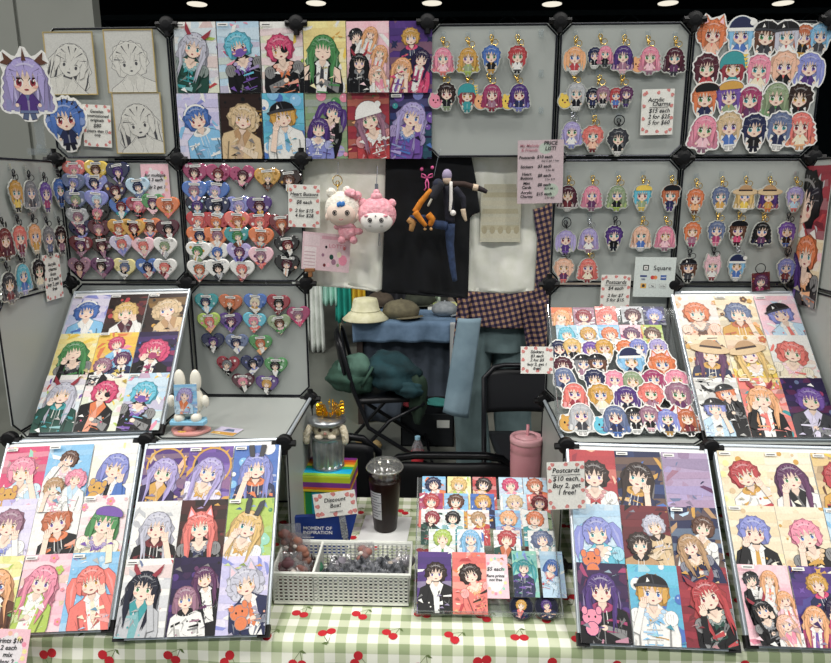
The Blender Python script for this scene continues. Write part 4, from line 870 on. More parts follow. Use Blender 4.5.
mini = [[(434,'sky','navy orange teal short','blue and orange'),(459,'lyellow','blond sand lime short','pale blond'),(484,'red','dbrown gold coral short','red bordered'),(510,'lblue','hot white pink short','pink-haired'),(534,'lblue','ginger orange dred short','ginger')],
 [(431,'magenta','red coral white short','pink bordered'),(456,'sky','brown gold red short','brown-haired'),(482,'blue','gold navy blue short','blue bordered'),(514,'lblue','sand white peri short','sand-haired'),(538,'coral','dred sage black short','dark red')],
 [(432,'white','crimson dgreen black short','white bordered crimson'),(453,'white','black teal lblue short','white bordered navy'),(478,'white','tan red gold short','white bordered brown'),(507,'sky','lorange blue red short','orange-haired'),(534,'white','orange teal white short','white background orange')],
 [(442,'white','lime white green short','green-haired'),(470,'white','sky lblue blue wavy','bright blue-haired'),(506,'white','red dgreen ginger short','red-haired'),(540,'white','slate white teal curly','slate-haired')]]
for j, r in enumerate(mini):
    for i, (px, bg, p, d) in enumerate(r):
        vt = (.318,.273,.231,.182)[j]; wv = (.056,.056,.05,.06)[j]
        if j == 2 and i > 2: wv = .058
        ins = {'white':'lblue'}.get(bg, bg)
        A_ = art_print(nseed(), wv, .085, bg, [P1(p+' nohand')], 'mix', ['white', ins, p.split()[2], p.split()[1]], tagged=False, hy=.74)
        y0 = [478,495,512,532][j]; u, _ = CP.uv(px, y0)
        put(A_, 'trading_card', CP.mat(CP.at(u, vt-.085), .0005+.0028*j+.0004*(i % 2)), check('%s trading card, %s in %s row of acrylic stand' % (d, pos_words(i, len(r)), ORD[j])), 'trading card', 'small cards on the acrylic stand')
for (px, w_, h_, bg, p, deco, pal, d) in [(434.5,.0735,.132,'purple','dbrown black white short','mix','navy purple gold white','large navy card of brown-haired figure in dark coat'),(468.5,.0735,.132,'coral','dbrown coral lorange short','mix','red coral orange cream','large red-orange card of dark-haired figure'),
     (523,.054,.1,'mint','teal navy violet twin nohand','mix','peri lav sky teal','teal-haired card with mint border'),(549.5,.05,.1,'lblue','blue lblue red bob nohand','mix','peri white sky','blue-haired sailor collar card')]:
    me = art_print(nseed(), w_, h_, bg, [P1(p)], deco, pal.split(), tagged=False)
    u, v = CP.uv(px, 554); v0 = -.004 if h_ > .12 else .033
    put(me, 'trading_card', CP.mat(CP.at(u, v0), .0125+.0003*(px > 460)), check(d+' at front of acrylic stand'), 'trading card', 'large cards on the acrylic stand')
for i, (px, c1, c2, d) in enumerate([(521,'gold','coral','orange'),(546,'purple','peach','violet')]):
    A = Art(700+i); A.add(ell(0,0,.45,.45,26), 'dnavy'); figure(A, 0, .06, .17, c1, 'navy', c2, 'short', 'nohand')
    cl_ = ell(0,0,.45,.45,20); me = A.mesh('round_badge', ell(0,0,.5,.5,30), .004, 'dgrey', M_GLOSS, clip=cl_, scale=.052, bevel=.0012)
    put(me, 'round_badge', CP.mat(CP.hit(px, 608), .0035), check('round navy badge with %s-haired face at the stand front' % d), 'badge', 'round badges at the stand front')
# ------------------------------------------------------------------ signs
def strawberry_card(name, M, w, h, label, lines, size, seed=1, pink=False, th=.0008, bold=0, space=1.05, border=.1, shape=None, tx=0, ty=0, dots=True, rot=0):
    A = Art(seed); R = A.r; H = h/w
    if pink:
        A.add([(-.5,0),(.5,0),(.5,H),(-.5,H)], 'lpink'); A.add(ell(0, H*.5, .36, H*.36, 22), 'EDE7EA')
        for i in range(16):
            a = 2*PI*i/16; x, y = .39*math.cos(a)+R.uniform(-.03,.03), H*(.5+.4*math.sin(a)); A.add(ell(x, y, .06, .06, 9), R.choice(['pink','mint','lyellow','lpink','white','peach']))
    elif dots:
        n1, n2 = 3, max(3, int(round(3*H)))
        P = [(-.5+(i+.5)/n1+R.uniform(-.04,.04), y) for i in range(n1) for y in (.07+R.uniform(-.03,.03), H-.07+R.uniform(-.03,.03))]+[(x, H*(j+.5)/n2+R.uniform(-.03,.03)) for j in range(n2) for x in (-.43, .43)]
        for x, y in P:
            a = R.uniform(0, 6); rr_ = .058; A.tf(x, y, a)
            A.add([(x-rr_, y+rr_*.5), (x-rr_*.5, y+rr_), (x+rr_*.5, y+rr_), (x+rr_, y+rr_*.5), (x+rr_*.5, y-rr_*.6), (x, y-rr_), (x-rr_*.5, y-rr_*.6)], 'E08A86')
            A.add([(x-rr_*.6, y+rr_*.8), (x, y+rr_*1.2), (x+rr_*.6, y+rr_*.8), (x, y+rr_*.6)], 'C27B6A'); A.T = (0,0,0,0,1)
    base = [(-.5,0),(.5,0),(.5,H),(-.5,H)]
    o = put(A.mesh(name, base, th, 'F0EFE8' if not pink else 'lpink', M_MATTE, clip=base, scale=w), name, M, check(label), 'sign')
    for l in lines:
        body, x, y, s = l[:4]; text(body, s, o, (x, y, th+.0009), shear=.2, rot=l[4] if len(l) > 4 else rot, bold=l[5] if len(l) > 5 else .0004, align='CENTER')
    return o
def rule(o, x0, x1, y, z=.0018, s=.0005, m=M_INK, dy=0): MB().tube([(x0,y,z),(x1,y+dy,z)], s, 4).build('underline', m, o)
o = strawberry_card('price_sign', WALL.mat(WALL.hit(99,147), .0035, -.06), .072, .103, 'strawberry card reading Genshin commissioned originals $80, top left panel', [('Genshin\ncommissioned\noriginals', 0, .076, .0105), ('$80', 0, .052, .013), ('(more than 1)\nonly', 0, .034, .0095)], 0, 11)
o = strawberry_card('price_sign', WALL.mat(WALL.hit(157.5,203.5), .0003), .073, .1, 'pink floral card about multibuy, top right of left heart panel', [('for multiple\n$ 3 each', 0, .066, .0115), ('buy 2 get 1', 0, .042, .0115)], 0, 12, pink=True)
pw = WL.hit(54,299); o = strawberry_card('price_sign', WL.mat(pw, .004), .075, .115, 'strawberry price card on left side panel beside the black-haired charm', [('Acrylic\ncharms\nfrom\n$12 each\nbuy 2, get 1\nfree', 0, .058, .0125)], 0, 13)
o = strawberry_card('price_sign', WALL.mat(WALL.hit(305,227), .011, -.04), .082, .108, 'strawberry card reading Heart Buttons $8 each, beside second heart panel', [('Heart Buttons', 0, .084, .0125), ('$8 each', 0, .064, .013), ('2 for $15\n4 for $28', 0, .036, .0125)], 0, 14); rule(o, -.032, .034, .0765)
o = strawberry_card('price_sign', WALL.mat(WALL.hit(655.5,135), .004, .02), .079, .108, 'strawberry card reading Acrylic Charms $15 each, fourth top panel', [('Acrylic', -.005, .083, .014), ('Charms', .008, .073, .014), ('$15 each\n2 for $25\n5 for $60', .004, .043, .014)], 0, 15); rule(o, -.02, .026, .0655)
o = strawberry_card('price_sign', WALL.mat(WALL.hit(612.5,309), .016, 0), .076, .093, 'strawberry card reading Postcards $4 each, above the sticker rack', [('Postcards', 0, .074, .0135), ('$4 each', 0, .058, .0125), ('2 for $7\n5 for $15', 0, .033, .012)], 0, 16); rule(o, -.028, .028, .0665)
pp = yp(553,372,-.275); pq = yp(521,372,-.275)
o = strawberry_card('price_sign', Plane(pp, X, (0,.25,1)).mat((pp+pq)/2+np.array([0,0,-.004])), .074, .062, 'strawberry sticker price card clipped left of the sticker rack', [('Stickers\n$3 each\n2 for $5\nbuy 2, get 1\nfree!', 0, .031, .0095)], 0, 17)
pp = yp(567,509,-.455)
o = strawberry_card('price_sign', Plane(pp, X, (0,.18,1)).mat(pp, .0, .05), .078, .10, 'strawberry card reading Postcards buy 2 get 1 free, beside right board', [('Postcards', 0, .082, .0145), ('$10 each,\nBuy 2, get\n1 free!', 0, .05, .0145)], 0, 18); rule(o, -.03, .03, .073)
# discount card on a clip stand
pp = yp(337,516,-.27)
o = strawberry_card('price_sign', Plane(pp, X, (0,.15,1)).mat(pp, 0, .14), .104, .06, 'tilted strawberry card reading Discount Box above the white basket', [('Discount\nBox!', .0, .034, .0145)], 0, 19); rule(o, -.016, .016, .012)
b = MB(); q0 = Vector((.015,.003,-.002))
b.box((.004,-.055,-.006),(.02,.004,-.001)); b.box((.006,-.075,-.008),(.018,-.055,.0)); b.tube([(.012,-.01,-.001),(.012,-.01,.005)], .004, 8)
b.build('clear_clip', M_EDGE, o)
# lilac price list at the post
pp = WALL.hit(516,203); pr = WALL.hit(560,203)
A = Art(21); Hh = 1.36
A.add(ell(.1, Hh-.18, .14,.12,14), 'C3D0C4'); A.add(ell(.25,.28,.16,.15,14), 'C0CDBE'); A.add(ell(-.3,.2,.1,.1,12), 'DCC4CC')
base = [(-.5,0),(.5,0),(.5,Hh),(-.5,Hh)]
o = put(A.mesh('price_list', base, .001, 'D3BFC4', M_MATTE, clip=base, scale=.113), 'price_list', WALL.mat((pp+pr)/2, .028, .02), 'lilac handwritten price list sheet hung on the post right of the shirts', 'sign')
mpk = mat('pink_ink', 'B77A86', .7)
text('My Melody\n& Friends', .0105, o, (-.028,.135,.0018), mpk, bold=.0002); text('PRICE\nLIST!', .013, o, (.024,.139,.0018), bold=.0006)
for k, (a, bb, cc) in enumerate([('Postcards','$10 each','buy 2, get 1 free'),('Stickers','$3 each','2 for $5'),('Heart\nButtons','$8 each','2 for $15'),('Mini\nCards','$8 each','BUY ME 1'),('Acrylic\nCharms','$15 each','2 for $25')]):
    y = .112-.0225*k; text(a, .0098, o, (-.034,y,.0018), bold=.0005); text(bb, .0105, o, (.01,y+.001,.0018), bold=.0005); text(cc, .0065, o, (.024,y-.0085,.0018), bold=.0001)
# pink leaflet by the post
pp = WALL.hit(326,270)
A = Art(22); H2 = .78
A.add([(-.5,0),(.5,0),(.5,H2),(-.5,H2)], 'E8C9CF'); A.add([(-.46,.04),(-.2,.04),(-.2,H2-.3),(-.46,H2-.3)], 'F2E3E4'); A.add([(-.46,H2-.27),(-.14,H2-.27),(-.14,H2-.05),(-.46,H2-.05)], 'EDD6DA'); A.add([(-.1,H2-.12),(.46,H2-.12),(.46,H2-.05),(-.1,H2-.05)], 'DFA9B6')
for k in range(5): A.add([(-.45,.08+.07*k),(-.22,.08+.07*k),(-.22,.1+.07*k),(-.45,.1+.07*k)], 'D8B4BD')
for x, y, s, c in [(.0,.5,.025,'black'),(-.06,.33,.03,'mauve'),(.12,.3,.045,'dgreen'),(.17,.2,.05,'mauve'),(.06,.13,.04,'lpink'),(.26,.14,.03,'sage'),(.36,.25,.09,'pink'),(.38,.5,.03,'coral'),(.28,.36,.05,'cream'),(-.02,.12,.03,'dred')]: A.add(ell(x,y,s,s*1.25,10), c)
base = [(-.5,0),(.5,0),(.5,H2),(-.5,H2)]
o = put(A.mesh('leaflet', base, .001, 'lpink', M_PRINT, clip=base, scale=.125), 'leaflet', WALL.mat(pp, .017, -.09), 'pink printed leaflet hanging under the Heart Buttons card', 'leaflet')
text('LOTTO', .014, o, (.03,.066,.0019), mat('rose_ink', 'CF8194', .6), shear=0)
# corner card bottom left
pp = yp(15,640,-.66)
o = strawberry_card('price_sign', Plane(pp, X, (0,.5,1)).mat(pp-np.array([.03,0,.075]), .0), .078, .08, 'pink floral card at the bottom left corner of the table', [('Prints $10\n2 each\nmix\nbuy 2', 0, .04, .0125)], 0, 23, pink=True)
# Square payment sign
pp = WALL.hit(651,296)
A = Art(5); H3 = .99; K = lambda x, y, w_, h_, c: A.add([(x,y),(x+w_,y),(x+w_,y+h_),(x,y+h_)], c)
K(-.3,.66,.14,.14,'black'); K(-.275,.685,.09,.09,'white'); K(-.245,.715,.03,.03,'black')
K(-.36,.5,.17,.045,'3C4E8C'); A.add(ell(-.05,.49,.05,.05,14), 'D6272F'); A.add(ell(.02,.49,.05,.05,14), 'EE8A2E'); A.add(ell(-.015,.49,.02,.04,10), 'E25A2B'); K(.15,.43,.14,.12,'2462B4')
K(-.33,.22,.14,.12,'E8B23C'); A.add(ell(-.26,.28,.04,.04,10), 'dgrey'); 
for x in (-.12,.13): K(x,.23,.17,.1,'AAB0AE'); K(x+.008,.238,.154,.084,'E4EAE6')
base = [(-.5,0),(.5,0),(.5,H3),(-.5,H3)]
o = put(A.mesh('payment_sign', base, .003, 'DDE6E2', M_PRINT, clip=base, scale=.104), 'payment_sign', WALL.mat(pp, .012, -.01), 'white Square card payment sign with card logos on the right panel', 'sign')
text('Square', .0165, o, (.018,.0755,.0036), shear=0, bold=.0001); text('VISA', .0052, o, (-.029,.0465,.0037), mat('navy_ink','233072'), shear=.2, bold=.0002)
text('AMEX', .0045, o, (.0228,.0508,.0037), mat('white_ink','FFFFFF'), shear=0, bold=.0002); text('Pay', .006, o, (-.0035,.029,.0037), shear=0); text('G Pay', .005, o, (.0225,.029,.0037), shear=0)
# card prize note on the stand
u, v = CP.uv(497,600)
o = strawberry_card('price_sign', CP.mat(CP.at(u-.002, .03), .0115), .056, .095, 'small pink floral card reading 1 for $5, on the acrylic stand', [('$5 each', 0, .062, .0115), ('Rare prints\nnot free', 0, .043, .0085)], 0, 24, pink=True)
# ------------------------------------------------------------------ shirts hanging in the opening
def smooth_poly(P, n=6):
    out = []
    for i in range(len(P)):
        a, b = P[i], P[(i+1) % len(P)]
        for k in range(n): out.append((a[0]+(b[0]-a[0])*k/n, a[1]+(b[1]-a[1])*k/n))
    return out
def shirt(name, px_pts, y, m, label, seed, slv=None):
    """flat garment with real thickness and soft folds; outline from its seams, filled by a fine grid"""
    P = [yp(a, b, y) for a, b in px_pts]; xs = [p[0] for p in P]; zs = [p[2] for p in P]
    x0, x1, z0, z1 = min(xs), max(xs), min(zs), max(zs); poly = [(p[0], p[2]) for p in P]
    step = .008; nx, nz = int((x1-x0)/step)+1, int((z1-z0)/step)+1
    def span(z):
        X_ = []
        for i in range(len(poly)):
            a, b = poly[i], poly[(i+1) % len(poly)]
            if (a[1] > z) != (b[1] > z): X_.append(a[0]+(z-a[1])/(b[1]-a[1])*(b[0]-a[0]))
        return (min(X_), max(X_)) if X_ else None
    R = random.Random(seed); ph = [R.uniform(0, 6) for _ in range(4)]
    t = empty(name, ((x0+x1)/2, y, z1)); o = np.array([(x0+x1)/2, y, z1]); rows = []
    for j in range(nz+1):
        z = z0+1e-4+(z1-z0-2e-4)*j/nz; s = span(z)
        if s: rows.append((z, s))
    N = 44
    def fn(u, v):
        k = min(len(rows)-1, int(round(v*(len(rows)-1)))); z, s = rows[k]; x = s[0]+(s[1]-s[0])*u
        d = 1-v; f = .0045*math.sin(x*46+ph[0]+d*1.3)*(.25+d)+.003*math.sin(x*95+z*22+ph[1])*d+.003*math.sin(z*60+x*30+ph[2])*(.3)
        e = .004*math.sin(u*PI)
        return np.array([x, y-f-e, z])-o
    grid_mesh('shirt_body', N, len(rows)-1, fn, m, t, thick=.004)
    for dx in (-.07, .07):
        b = MB().box((dx-.005,-.014,-.012),(dx+.005,-.008,.03)).box((dx-.005,-.008,-.012),(dx+.005,.006,-.006)).tube([(dx,-.011,.03),(dx,-.004,.045)], .003, 6); b.build('hanging_clip', M_SILVER, t)
    return tag(t, label, 'shirt', 'shirts hanging in the middle'), o
mwh = noisy(mat('cream_jersey', 'EEEEE2', .9), 'E8E9DC', 'F3F3EA', 30, 3, .3); mbk = noisy(mat('black_jersey', '080A0F', .95), '06080C', '0B0E14', 30, 3, .2)
shirt('white_shirt', [(302,150),(391,150),(389,190),(384,240),(383,289),(378,291),(345,287),(312,287),(306,250),(303,200)], .030, mwh, 'cream white shirt hanging behind the two plush heads', 1)
shirt('black_shirt', [(386,150),(470,150),(476,180),(480,212),(470,216),(468,298),(440,297),(382,292),(384,240)], .018, mbk, 'black shirt hanging in the middle behind the dangling dolls', 2)
t3, o3 = shirt('white_shirt', [(455,150),(556,150),(552,200),(543,208),(532,206),(537,240),(534,293),(500,293),(463,290),(466,220)], .037, mwh, 'cream white shirt with faint tan print hanging at the right', 3)
A = Art(31)
for i in range(7): A.add([(-.5+.01*i,.1+.2*i),(.5-.02*i,.1+.2*i),(.48-.02*i,.22+.2*i),(-.48+.01*i,.22+.2*i)], 'C9C2A4' if i % 2 else 'D5D0B8')
for i in range(5): A.add(ell(-.4+.2*i, .3, .07, .1, 9), 'BBB193')
pr = ob('chest_print', A.mesh('chest_print', [(-.5,.0),(.5,.0),(.5,1.3),(-.5,1.3)], .0004, 'D4D1BC', M_MATTE, scale=.105), t3)
q = yp(500, 242, .022); pr.matrix_basis = Matrix.Translation(q-o3) @ Matrix.Rotation(PI/2, 4, 'X')
# pink bow printed ornament on the black shirt: a hair clip pinned above the dolls
t = empty('pink_bow', yp(427,178,.003)); tag(t, 'pink ribbon bow with two pink pompoms pinned on the black shirt', 'bow')
mpink = mat('pink_ribbon', 'F06CA8', .5)
for sx in (-1,1):
    MB().tube([(0,0,0),(sx*.006,-.002,.008),(sx*.013,-.002,.011),(sx*.014,-.001,.003),(sx*.006,0,.001),(0,0,0)], .0018, 6).build('bow_loop', mpink, t, True)
    MB().tube([(0,0,0),(sx*.004,0,-.012),(sx*.003+.001,0,-.024),(sx*.007,0,-.031)], .0016, 6).build('bow_tail', mpink, t, True)
    MB().ball((sx*.0135,0,.024+.002*sx), .0045, 10, 6).build('pompom', mpink, t, True)
# ------------------------------------------------------------------ two plush heads
mfur = noisy(mat('cream_fleece', 'EDE8DA', .95), 'E4DDCD', 'F4F0E6', 120, 3, 1); mpf = noisy(mat('pink_fleece', 'F0A9B4', .95), 'E99CA9', 'F5B9C2', 120, 3, 1)
mface = mat('plush_face', 'F5DFD0', .8); mwf = mat('plush_white_face', 'F3EEE9', .8); mbk2 = mat('thread_black', '1E1B20', .6); mbl = mat('blue_hair_tuft', '3F7FC8', .8)
def arc_patch(b, c, r, a0, a1, e0, e1, th, n=8):
    pass
def plush_eyes(t, dx, y, z, r, mm=mbk2):
    for sx in (-1,1):
        MB().tube([(sx*dx+r*math.cos(a), y-.0006*0, z+r*1.1*math.sin(a)) for a in np.linspace(0, 2*PI, 13)[:-1]], .0011, 5, closed=True).ball((sx*dx, y, z), r*.55, 8, 6, (1,.4,1.1)).build('eye', mm, t)
q = yp(343,209,-.045); t = empty('plush_doll_keychain', q); tag(t, 'baby-faced plush doll in white hood with pink bow, on cream shirt', 'plush toy')
MB().ball((0,0,.0), .046, 24, 16, (1.0,.72,.98)).build('hood', mfur, t, True)
MB().ball((-.002,-.014,-.008), .037, 22, 14, (1.02,.66,.88)).build('face', mface, t, True)
MB().ball((-.028,-.006,.04), .013, 12, 8, (1,.7,1)).ball((.012,-.006,.046), .011, 12, 8, (1,.7,1)).build('hood_ear', mfur, t, True)
b = MB().ball((.022,-.018,.04), .013, 12, 8, (1.2,.6,.8)).ball((.037,-.014,.034), .012, 12, 8, (1.1,.6,.9)).ball((.029,-.024,.036), .006, 8, 6); b.build('bow', mpf, t, True)
plush_eyes(t, .0155, -.0368, -.008, .0052)
MB().tube([(-.005,-.0385,-.024),(0,-.039,-.0255),(.005,-.0385,-.024)], .0009, 5).build('mouth', mat('thread_red','A5505A',.6), t)
b = MB()
for k in range(4): b.ball((-.006+.004*k,-.037+.001*k,.012+.002*(k % 2)), .0045, 8, 6, (1,.6,1.4))
b.build('hair_tuft', mbl, t, True)
for sx in (-1,1): MB().ball((sx*.037,-.012,-.018), .009, 10, 8, (.8,.7,1.1)).build('ear', mface, t, True)
b = MB().ball((.01,.0,-.055), .024, 16, 10, (1,.7,1)).ball((-.014,-.002,-.045), .009, 10, 8, (1.2,.7,.8)).ball((.036,-.002,-.056), .011, 10, 8, (1.3,.7,.8)).ball((-.004,-.006,-.078), .010, 10, 8).ball((.026,-.006,-.078), .010, 10, 8); b.build('body', mpf, t, True)
MB().ball((.008,-.014,-.04), .012, 10, 8, (1.5,.4,.6)).build('neck_bow', mat('pink_satin','F3B6C4',.4), t, True)
o = ob('key_ring', BIGR['gold'], t); o.location = (-.012,0,.07); o.rotation_euler = (PI/2,0,.5)
o = ob('clasp', CLASP['gold'], t); o.location = (-.012,0,.056); o.rotation_euler = (PI/2,0,0)
MB().tube([(-.012,0,.08),(-.01,.008,.115)], .0008, 5).build('cord', M_SILVER, t)
q = yp(377,217,-.05); t = empty('plush_head_keychain', q); tag(t, 'round white-faced plush head in pink hood, on cream shirt', 'plush toy')
MB().ball((0,0,.006), .048, 24, 16, (1.02,.7,.92)).build('hood', mpf, t, True)
MB().ball((0,-.013,-.009), .041, 22, 14, (1.0,.66,.76)).build('face', mwf, t, True)
b = MB().ball((-.036,0,.036), .011, 10, 8).ball((.038,0,.034), .011, 10, 8).ball((0,-.006,.05), .015, 12, 8, (1,.8,.8)).ball((.0,-.004,.06), .009, 10, 8); b.build('hood_ruffle', mpf, t, True)
plush_eyes(t, .0145, -.0395, -.006, .0045)
for sx in (-1,1):
    MB().tube([(sx*.018,-.0382,-.02),(sx*.011,-.0395,-.0205)], .0008, 5).build('mouth', mbk2, t); MB().ball((sx*.024,-.033,.004), .005, 8, 6, (1.2,.5,.7)).build('cheek', mpf, t, True)
MB().ball((0,-.039,.004), .002, 6, 5).build('nose', mbk2, t)
b = MB().box((-.004,-.003,.062),(.004,.003,.082)); b.build('strap_clip', M_SILVER, t); MB().tube([(0,0,.08),(.002,.012,.125)], .0012, 5).build('cord', M_SILVER, t)
MB().tube([(.004,.002,-.036),(.003,.002,-.072),(.007,.002,-.072),(.006,.002,-.04)], .0008, 5).build('hanging_pin', M_SILVER, t)
# ------------------------------------------------------------------ two dangling long-limbed dolls
def limb(t, pxs, y, rads, m, name, dy=None):
    o = np.array(t.location); P = [yp(a, b, y+(dy[i] if dy else 0))-o for i, (a, b) in enumerate(pxs)]
    Q = []; RR = []
    for i in range(len(P)-1):
        for k in range(4): Q.append(P[i]*(1-k/4)+P[i+1]*k/4); RR.append(rads[i]*(1-k/4)+rads[i+1]*k/4)
    Q.append(P[-1]); RR.append(rads[-1]); Q = [Q[0]+(Q[0]-Q[1])*.15]+Q+[Q[-1]+(Q[-1]-Q[-2])*.15]; RR = [RR[0]*.4]+RR+[RR[-1]*.4]
    return MB().tube([tuple(p) for p in Q], RR, 10).build(name, m, t, True)
msuit = noisy(mat('dark_suit_felt', '20202B', .9), '1A1A24', '2A2A38', 60, 3); mjean = noisy(mat('doll_denim', '2C3C5C', .9), '26344F', '34466B', 80, 3); mor = noisy(mat('orange_felt', 'C9791F', .9), 'BE701B', 'D58528', 60, 3); mski = mat('doll_skin', 'E8CDB5', .8)
t = empty('dangling_doll', yp(449,190,-.03)); tag(t, 'dark suited long-limbed doll with lavender hair and denim trousers, arms out', 'doll')
limb(t, [(448,186),(449,205),(450,222)], -.03, [.014,.013,.012], msuit, 'torso')
limb(t, [(451,182),(451,200),(450,211)], -.043, [.004,.0045,.003], mwf, 'shirt_front')
limb(t, [(450,224),(450,245),(453,270),(455,281)], -.03, [.0135,.010,.008,.006], mjean, 'trouser_leg')
limb(t, [(447,226),(434,224),(424,218),(410,218)], -.034, [.012,.011,.009,.007], mjean, 'trouser_leg')
limb(t, [(452,184),(464,184),(474,187)], -.034, [.008,.007,.007], mat('brown_sleeve','3B2C28',.9), 'sleeve'); limb(t, [(473,187),(478,188)], -.036, [.0085,.0085], mat('cream_cuff','D8C3AA',.8), 'cuff'); limb(t, [(478,188),(483,190),(487,192)], -.034, [.007,.0065,.005], mat('doll_glove','2A2226',.8), 'glove')
limb(t, [(455,188),(463,198),(464,209)], -.036, [.009,.008,.006], msuit, 'sleeve'); limb(t, [(463,209),(464,215),(466,221)], -.038, [.0065,.006,.003], mat('cream_cuff','D8C3AA',.8), 'cuff')
b = MB(); q = yp(447,179,-.034)-np.array(t.location); b.ball(q, .0125, 14, 10, (.85,.85,1.1)); b.build('head', mski, t, True)
q = yp(447,176,-.036)-np.array(t.location); MB().ball(q+np.array([0,.002,.002]), .0138, 14, 10, (.9,.85,1.1)).build('hair', mat('lavender_yarn','A79BB8',.9), t, True)
q = yp(453,213,-.045)-np.array(t.location); MB().ball(q, .0075, 10, 8).build('hand', mwf, t, True)
limb(t, [(440,150),(437,162),(434,176)], -.02, [.0008,.0008,.0008], M_SILVER, 'hanging_cord')
t = empty('dangling_doll', yp(430,205,-.045)); tag(t, 'orange long-limbed doll bent over, hanging left of the dark suited doll', 'doll')
limb(t, [(441,182),(436,190),(431,198)], -.05, [.012,.013,.012], mat('charcoal_felt','2B2B33',.9), 'torso')
limb(t, [(431,190),(421,202),(415,212)], -.055, [.0065,.0075,.0085], mor, 'arm'); limb(t, [(415,212),(421,220),(426,226)], -.06, [.009,.007,.005], mor, 'forearm')
limb(t, [(428,214),(432,219),(430,226)], -.05, [.009,.0095,.006], mor, 'boot'); limb(t, [(408,219),(413,223),(411,231)], -.05, [.007,.009,.006], mat('tan_boot','B98A55',.85), 'boot')
limb(t, [(438,186),(433,196),(428,206)], -.058, [.003,.003,.003], mat('cream_belt','C9C3B4',.8), 'strap')
for px_ in (425, 431): q = yp(px_,229,-.055)-np.array(t.location); MB().ball(q, .004, 8, 6).build('bead', mat('tan_bead','C99D6A',.5), t)
q = yp(438,184,-.048)-np.array(t.location); MB().ball(q, .0135, 14, 10).build('head', mat('navy_yarn','262A3C',.9), t, True)
# tan clip toy on the corner knob
q = yp(310,273,-.045); t = empty('wooden_clip', q); tag(t, 'small brown wooden T clip standing on the corner knob under the leaflet', 'clip')
mwd = noisy(mat('brown_wood','8A5A34',.6),'7C4E2C','96663D',40)
MB().box((-.013,-.006,.004),(.013,.006,.012)).build('top_bar', mwd, t, auto=.001); MB().box((-.004,-.005,-.010),(.006,.005,.004)).build('stem', mwd, t, auto=.001)
# ------------------------------------------------------------------ things on the left shelf
zt = ZS+.0025
q = zp(190,432,zt); t = empty('bunny_standee', q); tag(t, 'white bunny-eared display standing on blue and pink base on the left shelf', 'figurine')
mbun = mat('bunny_white','EFEBDD',.5)
b = MB(); pts = [(.045*math.cos(a)*(1+.13*math.sin(3*a)), .034*math.sin(a)*(1+.1*math.cos(2*a))) for a in np.linspace(0, 2*PI, 33)[:-1]]
b.prism(pts, 0, .007); b.build('pink_base', mat('rose_resin','D79A93',.35), t, auto=.002)
MB().prism([(x*.022-.012, y*.012-.018) for x, y in HEART], .007, .0078).build('yellow_mark', mat('mustard','D9B04B',.5), t)
MB().lathe([(.018,.007),(.014,.014),(.016,.022)], 16).build('pink_stem', mat('rose_resin'), t, True)
b = MB().prism([(-.04,-.018),(.04,-.018),(.044,0),(.036,.02),(-.036,.02),(-.044,0)], .022, .032); b.build('blue_tray', mat('sky_resin','8EC6E2',.4), t, auto=.002)
b = MB(); b.ball((0,.01,.075), .038, 20, 14, (.95,.5,1.05)).ball((-.018,.008,.125), .0135, 14, 12, (1,.7,2.0)).ball((.020,.008,.125), .0135, 14, 12, (1,.7,2.0)).ball((-.02,-.006,.038), .013, 12, 8).ball((.02,-.006,.038), .013, 12, 8).ball((-.04,.005,.075), .012, 12, 8, (.8,.8,1.3)).ball((.04,.005,.075), .012, 12, 8, (.8,.8,1.3))
b.build('bunny_body', mbun, t, True)
me = art_print(880, .052, .07, 'sky', [P1('lav lblue orange bob nohand')], 'mix', ['white','peri','sky','orange'], tagged=False); o = ob('held_card', me, t); o.matrix_basis = Matrix.Translation((0,-.012,.05)) @ Matrix.Rotation(-.12,4,'Z').inverted() @ Matrix.Rotation(PI/2-.12,4,'X')
q = zp(226,432,zt); A = Art(41); A.add([(-.5,0),(.5,0),(.5,.62),(-.5,.62)], 'llav'); A.add([(-.5,0),(.5,0),(.5,.26),(-.5,.2)], 'gold'); A.add([(-.2,.3),(.3,.3),(.2,.5),(-.1,.5)], 'slate'); A.add([(-.4,.1),(-.1,.08),(-.2,.16)], 'lyellow')
base = [(-.5,0),(.5,0),(.5,.62),(-.5,.62)]
put(A.mesh('flat_card', base, .0015, 'white', M_GLOSS, clip=base, scale=.062), 'flat_card', Matrix.Translation(q+np.array([-.005,-.02,.0002])) @ Matrix.Rotation(-.15,4,'Z') @ Matrix(((1,.35,0,0),(0,1.15,0,0),(0,0,1,0),(0,0,0,1))), 'gold and lilac packet card lying flat on the left shelf', 'card')
# ------------------------------------------------------------------ stack: blue box, rainbow box, bin creature
def stripes(m, cs, axis, size):
    n, l, b = nodes(m); tc = n.new('ShaderNodeTexCoord'); sx = n.new('ShaderNodeSeparateXYZ'); l.new(tc.outputs['Object'], sx.inputs[0])
    mr = n.new('ShaderNodeMapRange'); mr.inputs[1].default_value = size[0]; mr.inputs[2].default_value = size[1]; l.new(sx.outputs[axis], mr.inputs[0])
    r = n.new('ShaderNodeValToRGB'); r.color_ramp.interpolation = 'CONSTANT'; e = r.color_ramp.elements
    while len(e) < len(cs): e.new(.5)
    for i, c in enumerate(cs): e[i].position = i/len(cs); e[i].color = (*lin(c), 1)
    l.new(mr.outputs[0], r.inputs[0]); l.new(r.outputs[0], b.inputs['Base Color']); return m
t = empty('rainbow_box', (.700,-.102,ZT)); t.rotation_euler[2] = -.05; tag(t, 'rainbow striped gift box under the metal trash can toy', 'box')
MB().box((-.064,-.055,0),(.064,.055,.112)).build('box_body', stripes(mat('rainbow_side','white',.4), ['A6C435','1B8A4C','12A0BE','16B0D0','1B8A4C','E8D73A','D2422F','8C3C96'], 0, (-.07,.07)), t, auto=.001)
